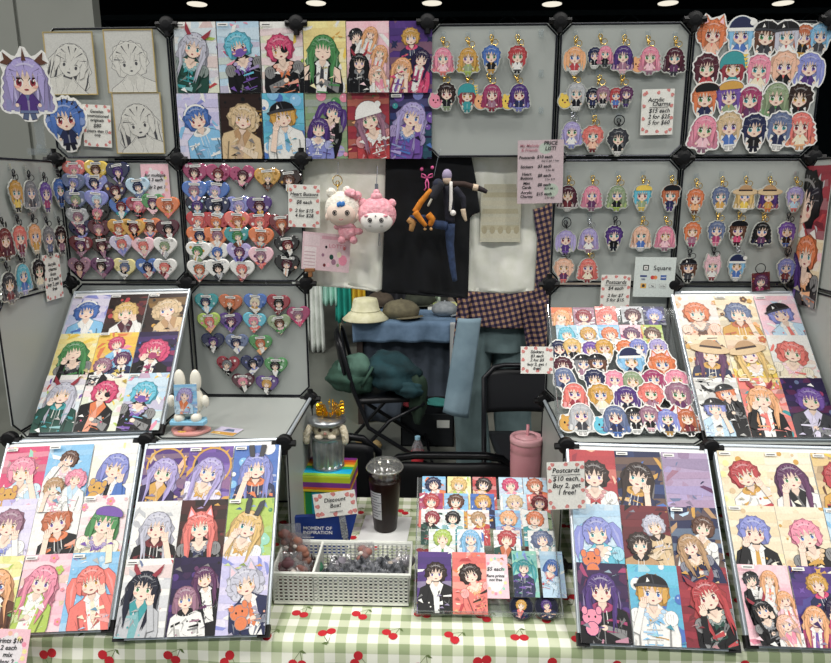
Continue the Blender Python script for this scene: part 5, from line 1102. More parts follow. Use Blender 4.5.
ml = stripes(mat('rainbow_lid','white',.4), ['E5CF2E','E0692C','7D3A8E','7D3A8E','B4C62F','B4C62F','C9D83E'], 2, (.115,.162))
MB().box((-.068,-.059,.115),(.068,.059,.160)).build('box_lid', ml, t, auto=.001)
mt2 = stripes(mat('rainbow_top','white',.4), ['8FC63F','20B3D6','1AA4D8','2DB36A','F0D83A','F08A2C','E4572F','8C3C96'], 1, (-.059,.059))
MB().box((-.0675,-.0585,.1600),(.0675,.0585,.1615)).build('lid_top', mt2, t)
t = empty('blue_box', (.707,-.232,ZT)); tag(t, 'thin dark blue box with white lettering moment of inspiration behind the basket', 'box')
b = MB(); b.add([(-.066,-.035,0),(.058,-.035,0),(.088,-.035,.112),(-.066,-.035,.100),(-.066,-.022,0),(.058,-.022,0),(.088,-.022,.112),(-.066,-.022,.100)], [(0,1,2,3),(7,6,5,4),(0,4,5,1),(1,5,6,2),(2,6,7,3),(3,7,4,0)])
b.build('box_body', mat('royal_blue','1D3A86',.45), t)
o = text('MOMENT OF\nINSPIRATION', .0122, t, (-.010,-.0357,.066), mat('white_ink','FFFFFF'), shear=0, bold=.0003, space=.95); o.rotation_euler = (PI/2,0,0)
MB().box((-.048,-.0358,.047),(-.02,-.0351,.0477)).build('underline', mat('white_ink'), t)
# trash can toy
q = np.array([.700,-.100,ZT+.1617]); t = empty('trash_can_toy', q); t.scale = (1.04,1.04,1.02); tag(t, 'silver trash can with fuzzy cream creature peeking out, on rainbow box', 'toy')
mgal = noisy(mat('galvanized','A9ADB0',.28,.85),'8E9296','BCC0C3',30)
b = MB(); nr = 64; rg = []
for z, r0 in ((0,.040),(.004,.0415),(.008,.040),(.012,.0385),(.075,.0405),(.080,.0405),(.084,.043),(.087,.043),(.088,.040)):
    rg.append([((r0+(.0012*(1 if j % 4 < 2 else -1) if .011 < z < .079 else 0))*math.cos(2*PI*j/nr), (r0+(.0012*(1 if j % 4 < 2 else -1) if .011 < z < .079 else 0))*math.sin(2*PI*j/nr), z) for j in range(nr)])
b.rings(rg); b.build('can', mgal, t)
mcr = noisy(mat('cream_fur','CFC5AC',.95),'B5A98D','DDD5C0',150,4,1.5)
R = random.Random(5); b = MB().ball((0,-.002,.105), .034, 24, 16, (1.1,1.0,.82)); b.v = [(x*(1+R.uniform(-.03,.03)), y*(1+R.uniform(-.03,.03)), z+R.uniform(-.001,.001)) for x, y, z in b.v]; b.build('creature_head', mcr, t, True)
for sx in (-1,1):
    MB().tube([(sx*.03,-.01,.112),(sx*.042,-.02,.113),(sx*.048,-.028,.1),(sx*.049,-.03,.082),(sx*.047,-.03,.074)], [.009,.0095,.009,.0085,.006], 10).build('arm', mcr, t, True)
    MB().ball((sx*.016,-.035,.094), .0085, 12, 8, (1.3,.8,.8)).build('paw', mat('pale_fur','E4DAC6',.95), t, True)
    MB().ball((sx*.014,-.0335,.112), .0045, 10, 8).build('eye', mat('amber_bead','3A2A20',.2), t, True)
MB().ball((0,-.038,.104), .004, 8, 6).build('nose', mat('pink_nose','C98F82',.6), t, True)
MB().lathe([(.046,.122),(.047,.125),(.047,.131),(.043,.134),(.030,.139),(.012,.141),(.001,.1415)], 36).build('lid', mgal, t, True)
t = empty('tinsel_crown', q+np.array([.008,.002,.1418*1.02])); tag(t, 'gold tinsel crown resting on the trash can lid', 'crown')
R = random.Random(9); b = MB()
for k in range(75):
    a = R.uniform(0, 2*PI); z = R.uniform(.002,.026)*(1+.35*math.sin(a*5)); rr_ = .032; c = (rr_*math.cos(a), rr_*math.sin(a)*.75, z*.75+.004)
    b.tube([(c[0]+.005*math.cos(u)*math.cos(a), c[1]+.005*math.cos(u)*math.sin(a)*.7-.001, c[2]+.005*math.sin(u)) for u in np.linspace(0, 2*PI, 9)[:-1]], .0014, 4, closed=True)
b.build('tinsel', mat('gold_tinsel','E0A91C',.25,.85), t)
# ------------------------------------------------------------------ iced coffee and napkin
q = np.array([.853,-.135,ZT])
me = MB().box((-.064,-.067,0),(.064,.067,.0012)); o = me.build('napkin', mat('napkin_white','E6E7E6',.9)); o.location = (.853,-.137,ZT+.0005); o.rotation_euler[2] = -.06; tag(o, 'square white paper napkin under the iced coffee', 'napkin')
t = empty('iced_coffee_cup', q+np.array([0,0,.0022])); tag(t, 'tall plastic cup of dark iced coffee with clear lid', 'cup')
mcof = mat('cold_coffee','1C0C09',.3, Specular_IOR_Level=.25)
MB().lathe([(.0285,.0),(.0305,.002),(.0422,.140),(.0420,.143)], 40).build('coffee', mcof, t, True)
MB().lathe([(.0424,.143),(.0445,.172),(.0455,.172),(.0455,.175),(.0438,.175)], 40).build('cup_wall', clear_mat('cup_plastic',(.97,.97,.97),.04,.05,.0), t, True)
MB().lathe([(.0478,.170),(.0482,.176),(.0470,.179),(.0440,.180),(.0425,.185),(.038,.189),(.030,.190),(.028,.187),(.004,.187)], 40).build('lid', clear_mat('lid_plastic',(.9,.89,.84),  .22,.12,.35), t, True)
MB().tube([(.0475*math.cos(a), .0475*math.sin(a), .174) for a in np.linspace(0, 2*PI, 41)[:-1]], .0018, 6, closed=True).build('lid_rim', clear_mat('lid_rim',(.8,.78,.7),.5,.2), t, True)
mice = clear_mat('ice',(.75,.6,.5),.4)
R = random.Random(2); b = MB()
for k in range(7): a = k*.9; b.box((-.009,-.009,-.007),(.009,.009,.007), Matrix.Translation((.022*math.cos(a),.022*math.sin(a),.150+.004*(k % 3))) @ Matrix.Rotation(k,4,'Y') @ Matrix.Rotation(k*2,4,'X'))
b.build('ice_cubes', mice, t)
def wrap(r0, r1, z0, z1, a0, a1, m, name, par, n=10):
    vs = []; 
    for z, r in ((z0, r0), (z1, r1)):
        for i in range(n+1): a = a0+(a1-a0)*i/n; vs.append((r*math.cos(a), r*math.sin(a), z))
    return MB().add(vs, [(i, i+1, n+2+i, n+1+i) for i in range(n)]).build(name, m, par)
lb = wrap(.0342, .0410, .040, .118, PI*1.16, PI*1.44, mat('label_paper','C9CBD2',.6), 'printed_label', t)
b = MB()
for k in range(9):
    z = .048+.008*k; r = .0342+(.0068)*(z-.04)/.078+.0004; a0 = PI*1.19
    vs = [(r*math.cos(a0+(.5+.16*(k % 3))*i/4), r*math.sin(a0+(.5+.16*(k % 3))*i/4), z+dz) for dz in (0,.0018) for i in range(5)]; b.add(vs, [(i, i+1, 6+i, 5+i) for i in range(4)])
b.build('label_print', mat('grey_ink','5A5C66',.7), lb)
# ------------------------------------------------------------------ white perforated basket with bagged goods
BX0, BX1, BY0, BY1, BH = .632, .932, -.470, -.338, .080
t = empty('plastic_basket', ((BX0+BX1)/2, (BY0+BY1)/2, ZT)); tag(t, 'white perforated plastic basket with divider at the table front', 'basket'); bo = np.array([(BX0+BX1)/2, (BY0+BY1)/2, ZT])
def lattice(b, p0, du, dv, nrm, nu, nv, th=.0010, hole=.6):
    """perforated sheet: bars between square holes"""
    p0, du, dv, nrm = map(lambda q: np.array(q, float), (p0, du, dv, nrm))
    def bar(a0, a1, b0, b1):
        vs = [p0+du*a+dv*c+nrm*d for d in (0, th) for a, c in ((a0,b0),(a1,b0),(a1,b1),(a0,b1))]; b.add(vs, [(0,1,2,3),(7,6,5,4),(0,4,5,1),(1,5,6,2),(2,6,7,3),(3,7,4,0)])
    g = (1-hole)/2
    for i in range(nu+1): c = i/nu; bar(max(0, c-g/nu), min(1, c+g/nu), 0, 1)
    for j in range(nv+1): c = j/nv; bar(0, 1, max(0, c-g/nv), min(1, c+g/nv))
hx, hy = (BX1-BX0)/2, (BY1-BY0)/2; tp = .003
b = MB(); lattice(b, (-hx+tp,-hy+tp,.008), (2*hx-2*tp,0,0), (-0,0,BH-.016), (0,1,0), 27, 8, hole=.62)
b.box((-hx,-hy,BH-.009),(hx,-hy+.004,BH-.002)).box((-hx+tp,-hy+tp,0),(hx-tp,-hy+tp+.002,.008)); b.build('front_wall', M_WHITEPL, t)
b = MB(); lattice(b, (-hx+tp,hy-tp-.002,.008), (2*hx-2*tp,0,0), (0,0,BH-.016), (0,1,0), 27, 8, hole=.62); b.box((-hx,hy-.004,BH-.009),(hx,hy,BH-.002)); b.build('back_wall', M_WHITEPL, t)
for sx in (-1,1):
    b = MB(); lattice(b, (sx*(hx-tp)-.001,-hy+tp,.008), (0,2*hy-2*tp,0), (0,0,BH-.016), (1,0,0), 14, 9); b.box((sx*hx-.002,-hy,BH-.009),(sx*hx+.002,hy,BH-.002)); b.build('side_wall', M_WHITEPL, t)
MB().box((-hx+tp,-hy+tp,0),(hx-tp,hy-tp,.002)).build('base', M_WHITEPL, t)
b = MB(); lattice(b, (-.06,-hy+tp,.004), (0,2*hy-2*tp,0), (0,0,BH-.008), (1,0,0), 14, 9, hole=.35); b.box((-.0615,-hy,BH-.006),(-.0565,hy,BH-.001)); b.build('divider', M_WHITEPL, t)
b = MB(); b.tube([(-hx,-hy,BH-.001),(hx,-hy,BH-.001),(hx,hy,BH-.001),(-hx,hy,BH-.001)], .003, 6, closed=True); b.build('rim', M_WHITEPL, t)
# added heap of crumpled packets below the bags, coloured dark as inner shade
for k, (x0, x1, lab) in enumerate([(-.143,-.064,'heap of crumpled maroon-grey packets, added dark as inner shade, filling the narrow basket compartment'),(-.054,.143,'heap of crumpled grey plastic packets, added dark as inner shade, filling the wide basket compartment')]):
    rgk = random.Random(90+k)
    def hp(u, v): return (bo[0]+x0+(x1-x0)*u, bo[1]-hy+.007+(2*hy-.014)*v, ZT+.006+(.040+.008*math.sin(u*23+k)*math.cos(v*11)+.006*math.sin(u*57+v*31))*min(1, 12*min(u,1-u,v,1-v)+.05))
    o = grid_mesh('shade_packet_heap', 50, 26, hp, noisy(mat('packet_shade_plastic_%d' % k, '3A3438', .25), ['3B2A2C','26282C'][k], ['6E5A58','7A7C82'][k], 90, 3), None, smooth=False); tag(o, lab, 'packets', kind='stuff')
# bagged keychains in the basket
R = random.Random(17)
def bag(x, y, z, w_, h_, rx, rz, cols, label, seed):
    rg = random.Random(seed); t = empty('bagged_keychain', (x,y,z)); t.rotation_euler = (rx, rg.uniform(-.2,.2), rz); tag(t, check(label), 'bagged goods', 'bagged goods in the basket')
    def fn(u, v): a, c = (u-.5)*w_, v*h_; k = math.sin(u*PI)*math.sin(v*PI); return (a, -.008*k+.002*math.sin(a*300+seed)+.0015*math.sin(c*240), c)
    grid_mesh('bag_front', 12, 12, fn, M_BAG, t); grid_mesh('bag_back', 12, 12, lambda u, v: (fn(u,v)[0], -fn(u,v)[1]*.6+.001, v*h_), M_BAG, t)
    b = MB()
    for k in range(9): b.ball((rg.uniform(-.36,.36)*w_, rg.uniform(-.004,.004), h_*(.1+.085*k)), rg.uniform(.008,.0125), 9, 6, (1.3,.6,1))
    b.build('keychain', mat('goods_'+cols, cols, .6), t, True)
    b = MB()
    for k in range(4): b.ball((rg.uniform(-.3,.3)*w_, -.004, h_*(.2+.16*k)), rg.uniform(.004,.007), 8, 5, (1.2,.6,1))
    b.build('keychain_trim', mat('goods_cream', 'D8CFC6', .6), t, True)
    return t
bags = [(.655,-.375,.762,.05,.115,-.10,.1,'8E5A50','tall brown bag behind left of basket'),(.680,-.385,.76,.048,.10,-.12,-.2,'9C6A58','rust coloured bag in left compartment, back'),(.66,-.42,.748,.05,.082,-.2,.2,'6E4A50','maroon bag with small white tag in left compartment'),(.688,-.435,.748,.045,.068,-.3,-.1,'7A5048','dusky red bag in left compartment, front'),
 (.722,-.42,.748,.05,.062,-.8,.6,'3E7A5C','green toy bag at left of the wide compartment'),(.748,-.43,.748,.055,.058,-.9,-.3,'4A4C58','dark grey bag left in the wide compartment'),(.775,-.40,.748,.05,.065,-.7,.4,'77727C','grey bag in middle of wide compartment'),(.80,-.435,.748,.05,.06,-1.0,-.5,'8B858C','pale grey bag at front middle of basket'),(.823,-.365,.750,.045,.075,-.25,.2,'9A6A60','pink-brown toy bag sticking up at basket back'),
 (.838,-.42,.748,.05,.058,-.9,.3,'6C6C78','slate bag right of basket middle'),(.866,-.40,.748,.05,.06,-.8,-.4,'A89C90','beige bag toward the right in basket'),(.895,-.43,.748,.045,.058,-1.0,.5,'B3A58C','tan bag at the right end of basket'),(.90,-.38,.750,.045,.062,-.5,-.2,'8C8890','grey bag at back right of basket')]
for i, q in enumerate(bags): bag(*q[:8], 'clear '+q[8] if False else q[8], 40+i)
o = MB().box((-.006,-.0115,.03),(.008,-.0105,.040)).build('price_tag', M_WHITEPL, [x for x in C.objects if x.get('label','').startswith('maroon bag')][0])
# ------------------------------------------------------------------ pink tumbler
q = zp(526,476,.74); 
t = empty('pink_tumbler', (1.238,.0,ZT)); tag(t, 'pink insulated tumbler with a pink straw behind the card stand', 'tumbler')
mtum = noisy(mat('pink_enamel','C98A95',.4),'C4838F','CF929C',12); s_ = .98
MB().lathe([(.036,0),(.038,.004),(.043,.12),(.044,.166),(.0435,.170),(.0445,.172),(.0445,.196),(.0435,.199)], 40).build('cup_body', mtum, t, True)
MB().lathe([(.0455,.196),(.046,.200),(.046,.210),(.044,.213),(.036,.214),(.035,.210),(.026,.210),(.025,.214),(.005,.2145)], 40).build('lid', mat('pale_pink_lid','DBA5AC',.35), t, True)
MB().tube([(.003,.004,.16),(.003,.004,.245)], .0042, 12).build('straw', mat('pink_straw','D08A94',.4), t, True)
# ------------------------------------------------------------------ folding chairs
mseat = mat('chair_vinyl','131419',.5)
def chair(loc, rz, label, back_z=.80, cushion=False, wide=.45):
    t = empty('folding_chair', loc); t.rotation_euler[2] = rz; tag(t, check(label), 'chair', 'black folding chairs'); w2 = wide/2
    # local: sitter faces -y ; back rest at +y
    fr = [(-w2,.02,.02),(-w2,.12,.30),(-w2,.20,.52),(-w2+.0,.26,back_z-.06),(-w2+.05,.275,back_z-.01),(-w2+.10,.28,back_z)]
    fr = fr+[(-x,y,z) for x,y,z in fr[::-1]]
    MB().tube([(x, y-.30 if i in (0,11) else y, z) for i, (x,y,z) in enumerate(fr)], .0125, 8).build('back_frame', M_BLACKMET, t, True)
    def fn(u, v): x = (u-.5)*(wide-.03); k = (2*abs(u-.5))**6; return (x, .245+.03*v+.025*(1-(2*u-1)**2), back_z-.235+(.215-.02*k)*v)
    grid_mesh('backrest', 14, 8, fn, mseat, t, thick=.016)
    def fs(u, v): return ((u-.5)*(wide-.05)*(1-.12*(1-v)), -.22+.40*v, .445+.008*math.sin(u*PI)*math.sin(v*PI))
    grid_mesh('seat', 12, 10, fs, mseat, t, thick=.028)
    for sx in (-1,1): MB().tube([(sx*(w2-.02),-.20,.43),(sx*(w2-.02),.0,.33),(sx*(w2-.02),.28,.02)], .011, 8).build('leg', M_BLACKMET, t, True)
    MB().tube([(-w2+.02,.26,.06),(w2-.02,.26,.06)], .009, 6).build('stretcher', M_BLACKMET, t); MB().tube([(-w2,-.24,.08),(w2,-.24,.08)], .009, 6).build('stretcher', M_BLACKMET, t)
    return t
chair((1.03,.46,0), PI, 'black folding chair with its back close behind the card stand', .815, wide=.42)
chair((.58,.56,0), PI+.02, 'black folding chair with its back behind the trash can toy', .835, wide=.42)
chair((1.42,1.14,0), 0, 'black folding chair facing us in front of the standing person', .765, wide=.40)
c3 = chair((.70,1.98,0), PI/2+.12, 'black folding chair seen sideways, loaded with green bags', .83, wide=.42)
# ------------------------------------------------------------------ bags on the chair, things under it
def blobmesh(name, c, r, sq, m, parent, seed, amp=.12, n=28, k=18):
    R = random.Random(seed); ph = [R.uniform(0,6) for _ in range(6)]; b = MB().ball((0,0,0), 1, n, k)
    vs = []
    for x, y, z in b.v:
        d = 1+amp*(math.sin(3*x+ph[0]+2*z)+.7*math.sin(5*y+4*x+ph[1])+.6*math.sin(7*z+3*y+ph[2])+.4*math.sin(11*x+9*z+ph[3]))
        vs.append((c[0]+x*r*sq[0]*d, c[1]+y*r*sq[1]*d, c[2]+z*r*sq[2]*d))
    b.v = vs; return b.build(name, m, parent, True)
mgn = noisy(mat('green_canvas','2E4A3C',.8),'2A4638','35574A',12,3,.3); mtl = noisy(mat('dark_teal_cloth','16343A',.85),'122C31','1D434B',9,4,.4)
t = empty('green_tote_bag', (.50,1.90,.475)); tag(t, 'slumped green canvas tote bag on the sideways folding chair', 'bag')
blobmesh('bag_body', (0,0,.085), .16, (.95,.9,.55), mgn, t, 4, .1)
blobmesh('bag_flap', (.02,-.06,.15), .10, (.9,.8,.85), noisy(mat('sage_canvas','54776A',.8),'4D6E61','5F8476',12), t, 6, .07)
MB().tube([(.07,-.12,.06),(.10,-.16,.12),(.13,-.12,.17),(.11,-.05,.16)], .008, 6).build('handle', mgn, t, True)
t = empty('teal_jacket', (.73,1.92,.47)); tag(t, 'dark teal jacket heaped on the sideways folding chair', 'jacket')
blobmesh('jacket_body', (0,0,.11), .17, (1.1,.9,.62), mtl, t, 8, .13)
blobmesh('sleeve', (.15,-.06,-.02), .10, (.55,.6,1.5), noisy(mat('olive_cloth','26382C',.85),'213226','2E4435',10), t, 12, .09)
blobmesh('sleeve', (.10,-.14,.05), .07, (1.2,.5,.7), mtl, t, 13, .1)
t = empty('storage_crate', (.93,2.36,0)); tag(t, 'dark crate with clutter under the neighbouring table', 'crate')
b = MB().box((-.17,-.14,0),(.17,.14,.012)).box((-.17,-.14,0),(-.158,.14,.25)).box((.158,-.14,0),(.17,.14,.25)).box((-.17,-.14,0),(.17,-.128,.22)).box((-.17,.128,0),(.17,.14,.25)); b.build('crate_body', mat('dark_crate','15191E',.6), t, auto=.003)
MB().box((.06,-.145,.13),(.14,-.141,.18)).build('paper_tag', M_WHITEPL, t)
for i, (x, z, c, d) in enumerate([(-.08,.26,'8E2F38','red folded cloth on top of the dark crate'),(.06,.27,'3F8C86','teal folded cloth on top of the dark crate')]):
    o = blobmesh('folded_cloth', (0,0,0), .085, (1,.8,.3), mat('cloth_'+c, c, .9), None, 20+i, .06); o.location = (.93+x, 2.36, z-.02); tag(o, d, 'cloth')
q = zp(418,452,0.0); t = empty('water_bottle', (.88,1.80,0)); tag(t, 'clear water bottle with red label on the floor by the chair', 'bottle')
MB().lathe([(.034,0),(.036,.01),(.036,.05),(.033,.09),(.036,.13),(.035,.17),(.02,.205),(.0145,.215),(.0145,.222)], 24).build('bottle_body', clear_mat('blue_pet',(.7,.85,.92),.45,.1), t, True)
MB().lathe([(.0368,.075),(.0368,.15)], 24).build('label', mat('red_label','D63A45',.5), t); MB().lathe([(.0155,.218),(.0155,.236),(.001,.237)], 18).build('cap', mat('bottle_cap','9CC9E0',.4), t)
for i, (px, py) in enumerate([(362,440),(376,443)]):
    q = zp(px, py+6, 0); o = blobmesh('tan_bundle', (0,0,.03), .035, (1.1,.8,.8), mat('tan_paper','B59B6A',.85), None, 30+i, .08); o.location = (q[0], q[1], 0); tag(o, 'small tan bundle on the floor below the chair, %s of two' % ['left','right'][i], 'bundle')
# ------------------------------------------------------------------ neighbouring table
t = empty('neighbour_table', (.80,2.95,0)); tag(t, 'neighbouring display table under the blue cloth', 'table')
MB().box((-.37,-.36,.72),(.42,.42,.738)).build('tabletop', mat('table_grey'), t)
for x in (-.34,.39):
    for y in (-.32,.38): MB().box((x-.02,y-.02,0),(x+.02,y+.02,.72)).build('leg', mat('dark_wood','2F2521',.6), t)
mbc = noisy(mat('blue_cloth','66809F',.9),'5C758F','6F89A6',14,3,.3)
def ct(u, v):
    x = -.385+.82*u; s = v*.94; f = .006*math.sin(x*30+1)*max(0,(s-.78)/.12)
    if s < .80: return (x, .43-s, .7405)
    return (x+f, -.372-f*2, .7405-(s-.80))
o = grid_mesh('blue_tablecloth', 50, 44, ct, mbc, None, thick=.003); o.location = (.80,2.95,0); tag(o, 'pale blue cloth draped over the neighbouring table', 'tablecloth')
o = grid_mesh('dark_table_skirt', 40, 10, lambda u, v: (-.36+.80*u, -.30+.010*math.sin(u*50), .70-.69*v), noisy(mat('slate_skirt','3B4450',.9),'363F4A','424B58',5), None, thick=.003); o.location = (.80,2.95,0); tag(o, 'dark slate skirt cloth hanging under the blue cloth', 'table skirt')
# hats on it
def hat(name, x, y, m, label, kind, r=.12, sq=1, rz=0):
    t = empty(name, (x,y,.7425)); t.rotation_euler = (0,0,rz); tag(t, check(label), 'hat', 'hats on the neighbouring table')
    if kind == 'bucket':
        MB().lathe([(r*1.35,0),(r*1.38,.006),(r*1.0,.045),(r*.84,.06),(r*.74,.125),(r*.68,.142),(r*.3,.150),(.002,.151)], 36).build('crown', m, t, True)
        MB().lathe([(r*.86,.058),(r*.865,.07)], 36).build('band', m, t, True)
    else:
        blobmesh('crown', (0,0,.045), r*.9, (1.05,1.0,.62), m, t, 60, .02); b = MB(); n = 12
        vs = [( .55*r*math.cos(a)*1.3, -.75*r-.62*r*math.sin(a), .012+.012*math.sin(a)) for a in np.linspace(0, PI, n)]+[(.55*r*math.cos(a)*1.3, -.72*r-.60*r*math.sin(a), .018+.012*math.sin(a)) for a in np.linspace(0, PI, n)]
        b.add(vs, [tuple(range(n))[::-1], tuple(range(n, 2*n))]+[(i, i+1, n+i+1, n+i) for i in range(n-1)]); b.build('brim', m, t)
        MB().ball((0,0,.045+r*.56), .008, 8, 6).build('top_button', m, t)
mch = noisy(mat('cream_hat','E9E6C2',.9),'DEDBB4','EFECCB',25); mol = noisy(mat('olive_hat','6B6552',.9),'625C4A','767059',25); mdo = noisy(mat('dark_olive','2D3128',.9),'262A22','363B2F',18)
hat('bucket_hat', .50, 2.66, mch, 'cream bucket hat at the near left corner of the blue cloth', 'bucket', .115)
hat('cap', .74, 2.74, mol, 'olive brown cap in the middle of the blue cloth', 'cap', .14, rz=.6)
hat('cap', .56, 3.16, noisy(mat('brown_hat','4B4136',.9),'433A30','54493D',25), 'dark brown cap at the back left of the blue cloth', 'cap', .11, rz=-.4)
hat('cap', .86, 3.18, mdo, 'dark camouflage cap at the back of the blue cloth', 'cap', .13, rz=.3)
hat('cap', 1.04, 2.80, noisy(mat('grey_hat','8C9296',.9),'80868A','989EA2',25), 'grey cap lying right of the olive cap', 'cap', .10, rz=1.2)
o = MB().box((-.16,-.12,0),(.16,.12,.02)).build('white_tray', mat('tray_white','E4E5DA',.6)); o.location = (1.08,3.13,.7425); tag(o, 'flat white tray at the back right of the blue cloth', 'tray')
for i, (x, c) in enumerate([(1.0,'9AA86A'),(1.14,'C8C98C')]):
    o = MB().box((-.045,-.05,0),(.045,.05,.012)).build('green_card', mat('card_'+c, c, .6)); o.location = (x,3.12,.7625); tag(o, 'small green leaflet on the white tray, %s one' % ['left','right'][i], 'leaflet')
o = grid_mesh('paper_bag', 10, 10, lambda u, v: ((u-.5)*.16+.01*math.sin(v*9), .03*math.sin(u*7), v*.20), mat('paper_white','DADDDD',.8), None, thick=.003); o.location = (1.26,2.74,.742); tag(o, 'white crumpled paper bag standing at the right end of the blue cloth', 'bag')
o = grid_mesh('plastic_sheet', 6, 16, lambda u, v: ((u-.5)*.16, .008*math.sin(u*6+v*5), -.36*v), mat('sheet_grey','A9ADAE',.4), None, thick=.002); o.location = (1.155,2.56,.742); tag(o, 'grey translucent sheet hanging over the right end of blue cloth', 'sheet')
# ------------------------------------------------------------------ garments on a rail at the far left and behind
t = empty('clothes_rail', (.3,4.6,0)); tag(t, 'clothes rail standing behind the neighbouring table', 'clothes rail')
MB().tube([(-1.0,0,1.5),(1.1,0,1.5)], .014, 8).build('rail', M_CHROME, t)
for x in (-.98,1.08): MB().tube([(x,0,.02),(x,0,1.5)], .014, 8).build('upright', M_CHROME, t); MB().tube([(x,-.25,.02),(x,.25,.02)], .014, 8).build('foot', M_CHROME, t)
def garment(x, zb, w_, c, label, y=4.6):
    m = noisy(mat('garment_'+c, c, .9), c, mixhex(c), 8)
    t = empty('garment', (x,y,1.5)); tag(t, check(label), 'garment', 'garments on the rail')
    R = random.Random(int(x*100)+7); ph = R.uniform(0,6); L = 1.46-zb
    grid_mesh('cloth', 24, 16, lambda u, v: ((u-.5)*w_*(.8+.3*v), .022*math.sin(u*18+ph)*(.4+v)+.01*math.sin(v*5+u*4), -.05-L*v+.01*math.sin(u*20)), m, t, thick=.006)
    MB().tube([(-w_*.4,0,-.07),(0,0,-.03),(w_*.4,0,-.07)], .005, 6).tube([(0,0,-.03),(0,0,-.01),(.012,0,.0),(.015,0,.018),(0,0,.028)], .003, 6).build('hanger', M_WHITEPL, t)
def mixhex(h):
    v = [min(255, int(int(h[i:i+2],16)*1.12)+4) for i in (0,2,4)]; return '%02X%02X%02X' % tuple(v)
for x, zb, w_, c, l in [(-.36,.12,.14,'C9CDC8','pale grey garment at the far left of the rail'),(-.20,.03,.13,'D3D8D2','long white lace garment beside the grey one'),(-.06,.50,.13,'A6D4C6','mint garment left of the teal one'),(.07,.33,.15,'1E8F80','teal garment left of the yellow one'),(.215,.42,.14,'C9A72C','mustard yellow garment on the rail'),(.40,.45,.2,'1B1C22','black garment right of the yellow one'),(.62,.45,.2,'23242A','charcoal garment on the rail'),(.80,.52,.14,'3E6B55','dark green garment on the rail'),(.95,.52,.13,'B9C8B4','striped pale green garment at the rail end')]: garment(x, zb, w_, c, l)
# pale backdrop and shelves seen in the gap right of the rail
t = empty('backdrop_table', (1.9,5.4,0)); tag(t, 'far table with pale cloth behind the hats', 'table')
MB().box((-.8,-.35,.70),(.8,.35,.73)).build('tabletop', mat('table_grey'), t); grid_mesh('cloth_front', 40, 8, lambda u, v: (-.8+1.6*u, -.36+.01*math.sin(u*70), .725-.7*v), noisy(mat('beige_cloth','A89C8E',.9),'9C9083','B3A798',6), t, thick=.004)
# ------------------------------------------------------------------ the person behind the shirts (seen from behind)
PXC = 1.33; PY = 1.72
t = empty('person', (PXC,PY,0)); tag(t, 'person seen from behind in plaid shirt and faded wide jeans', 'person')
vs = [(0,0,.95),(0,0,1.12),(0,-.01,1.32),(0,0,1.44),(0,.01,1.53),(0,.01,1.60),(0,.0,1.70), (-.10,0,.90),(-.12,.0,.50),(-.125,.0,.09),(-.13,.14,.045), (.10,0,.90),(.115,.0,.50),(.12,.0,.09),(.125,.14,.045),
      (-.17,0,1.42),(-.24,.03,1.17),(-.20,.20,1.02),(-.17,.28,1.00),(.17,0,1.42),(.24,.03,1.17),(.20,.20,1.02),(.17,.28,1.00)]
es = [(0,1),(1,2),(2,3),(3,4),(4,5),(5,6),(0,7),(7,8),(8,9),(9,10),(0,11),(11,12),(12,13),(13,14),(3,15),(15,16),(16,17),(17,18),(3,19),(19,20),(20,21),(21,22)]
rad = [.13,.11,.13,.07,.05,.085,.07, .085,.06,.04,.035, .085,.06,.04,.035, .055,.042,.033,.028,.055,.042,.033,.028]
me = bpy.data.meshes.new('body'); me.from_pydata(vs, es, []); bd = ob('body', me, t)
me.materials.append(mat('skin_tone','D9B094',.6)); sk = bd.modifiers.new('skin','SKIN')
for v, r in zip(me.skin_vertices[0].data, rad): v.radius = (r, r*.85)
me.skin_vertices[0].data[0].use_root = True; sb = bd.modifiers.new('sub','SUBSURF'); sb.levels = sb.render_levels = 2
for sx in (-1,1):   # hands: palm and five fingers curled at the hip front
    b = MB(); bx, by, bz = sx*.17, .295, 1.0
    b.ball((bx,by+.02,bz), .03, 12, 8, (.8,1.3,.5))
    for k in range(4): x = bx+(-.021+.014*k); L = (.06,.07,.066,.052)[k]; b.tube([(x,by+.05,bz),(x,by+.05+L*.5,bz-.006),(x,by+.05+L*.8,bz-.024),(x,by+.05+L*.78,bz-.04)], [.009,.0085,.008,.006], 8)
    b.tube([(bx-sx*.02,by,bz),(bx-sx*.043,by+.03,bz-.004),(bx-sx*.048,by+.055,bz-.016)], [.011,.0095,.007], 8); b.build('hand', mat('skin_tone'), t, True)
b = MB().ball((0,-.012,1.655), .108, 20, 14, (.88,1.0,1.12)).ball((0,-.06,1.56), .075, 16, 10, (.9,.6,1.2)); b.build('hair', noisy(mat('dark_hair','241C18',.6),'1C1613','2E2520',40), t, True)
mj = noisy(mat('faded_jeans','5F7477',.9),'56696C','6B8083',7,5,.3)
def loft(name, rows, m, n=28, yo=0, depth=.11, seed=0, wr=.004, parent=None):
    R = random.Random(seed); ph = R.uniform(0,6); rg = []; yc = PY+yo
    pts = []
    for py, l, r in rows:
        a = yp(l, py, yc); c = yp(r, py, yc); pts.append(((a[0]+c[0])/2-PXC, a[2], (c[0]-a[0])/2))
    # resample
    P = []
    for i in range(len(pts)-1):
        for k in range(6): f = k/6; P.append(tuple(pts[i][q]*(1-f)+pts[i+1][q]*f for q in range(3)))
    P.append(pts[-1])
    for x, z, w_ in P:
        ring = []
        for j in range(n):
            a = 2*PI*j/n; k = 1+wr*10*(math.sin(a*5+z*18+ph)+.6*math.sin(a*9-z*30))*.35
            ring.append((x+w_*k*math.cos(a), yo+depth*k*math.sin(a), z))
        rg.append(ring)
    return MB().rings(rg).build(name, m, parent or t, True)
jeans = empty('jeans', (0,0,0)); jeans.parent = t
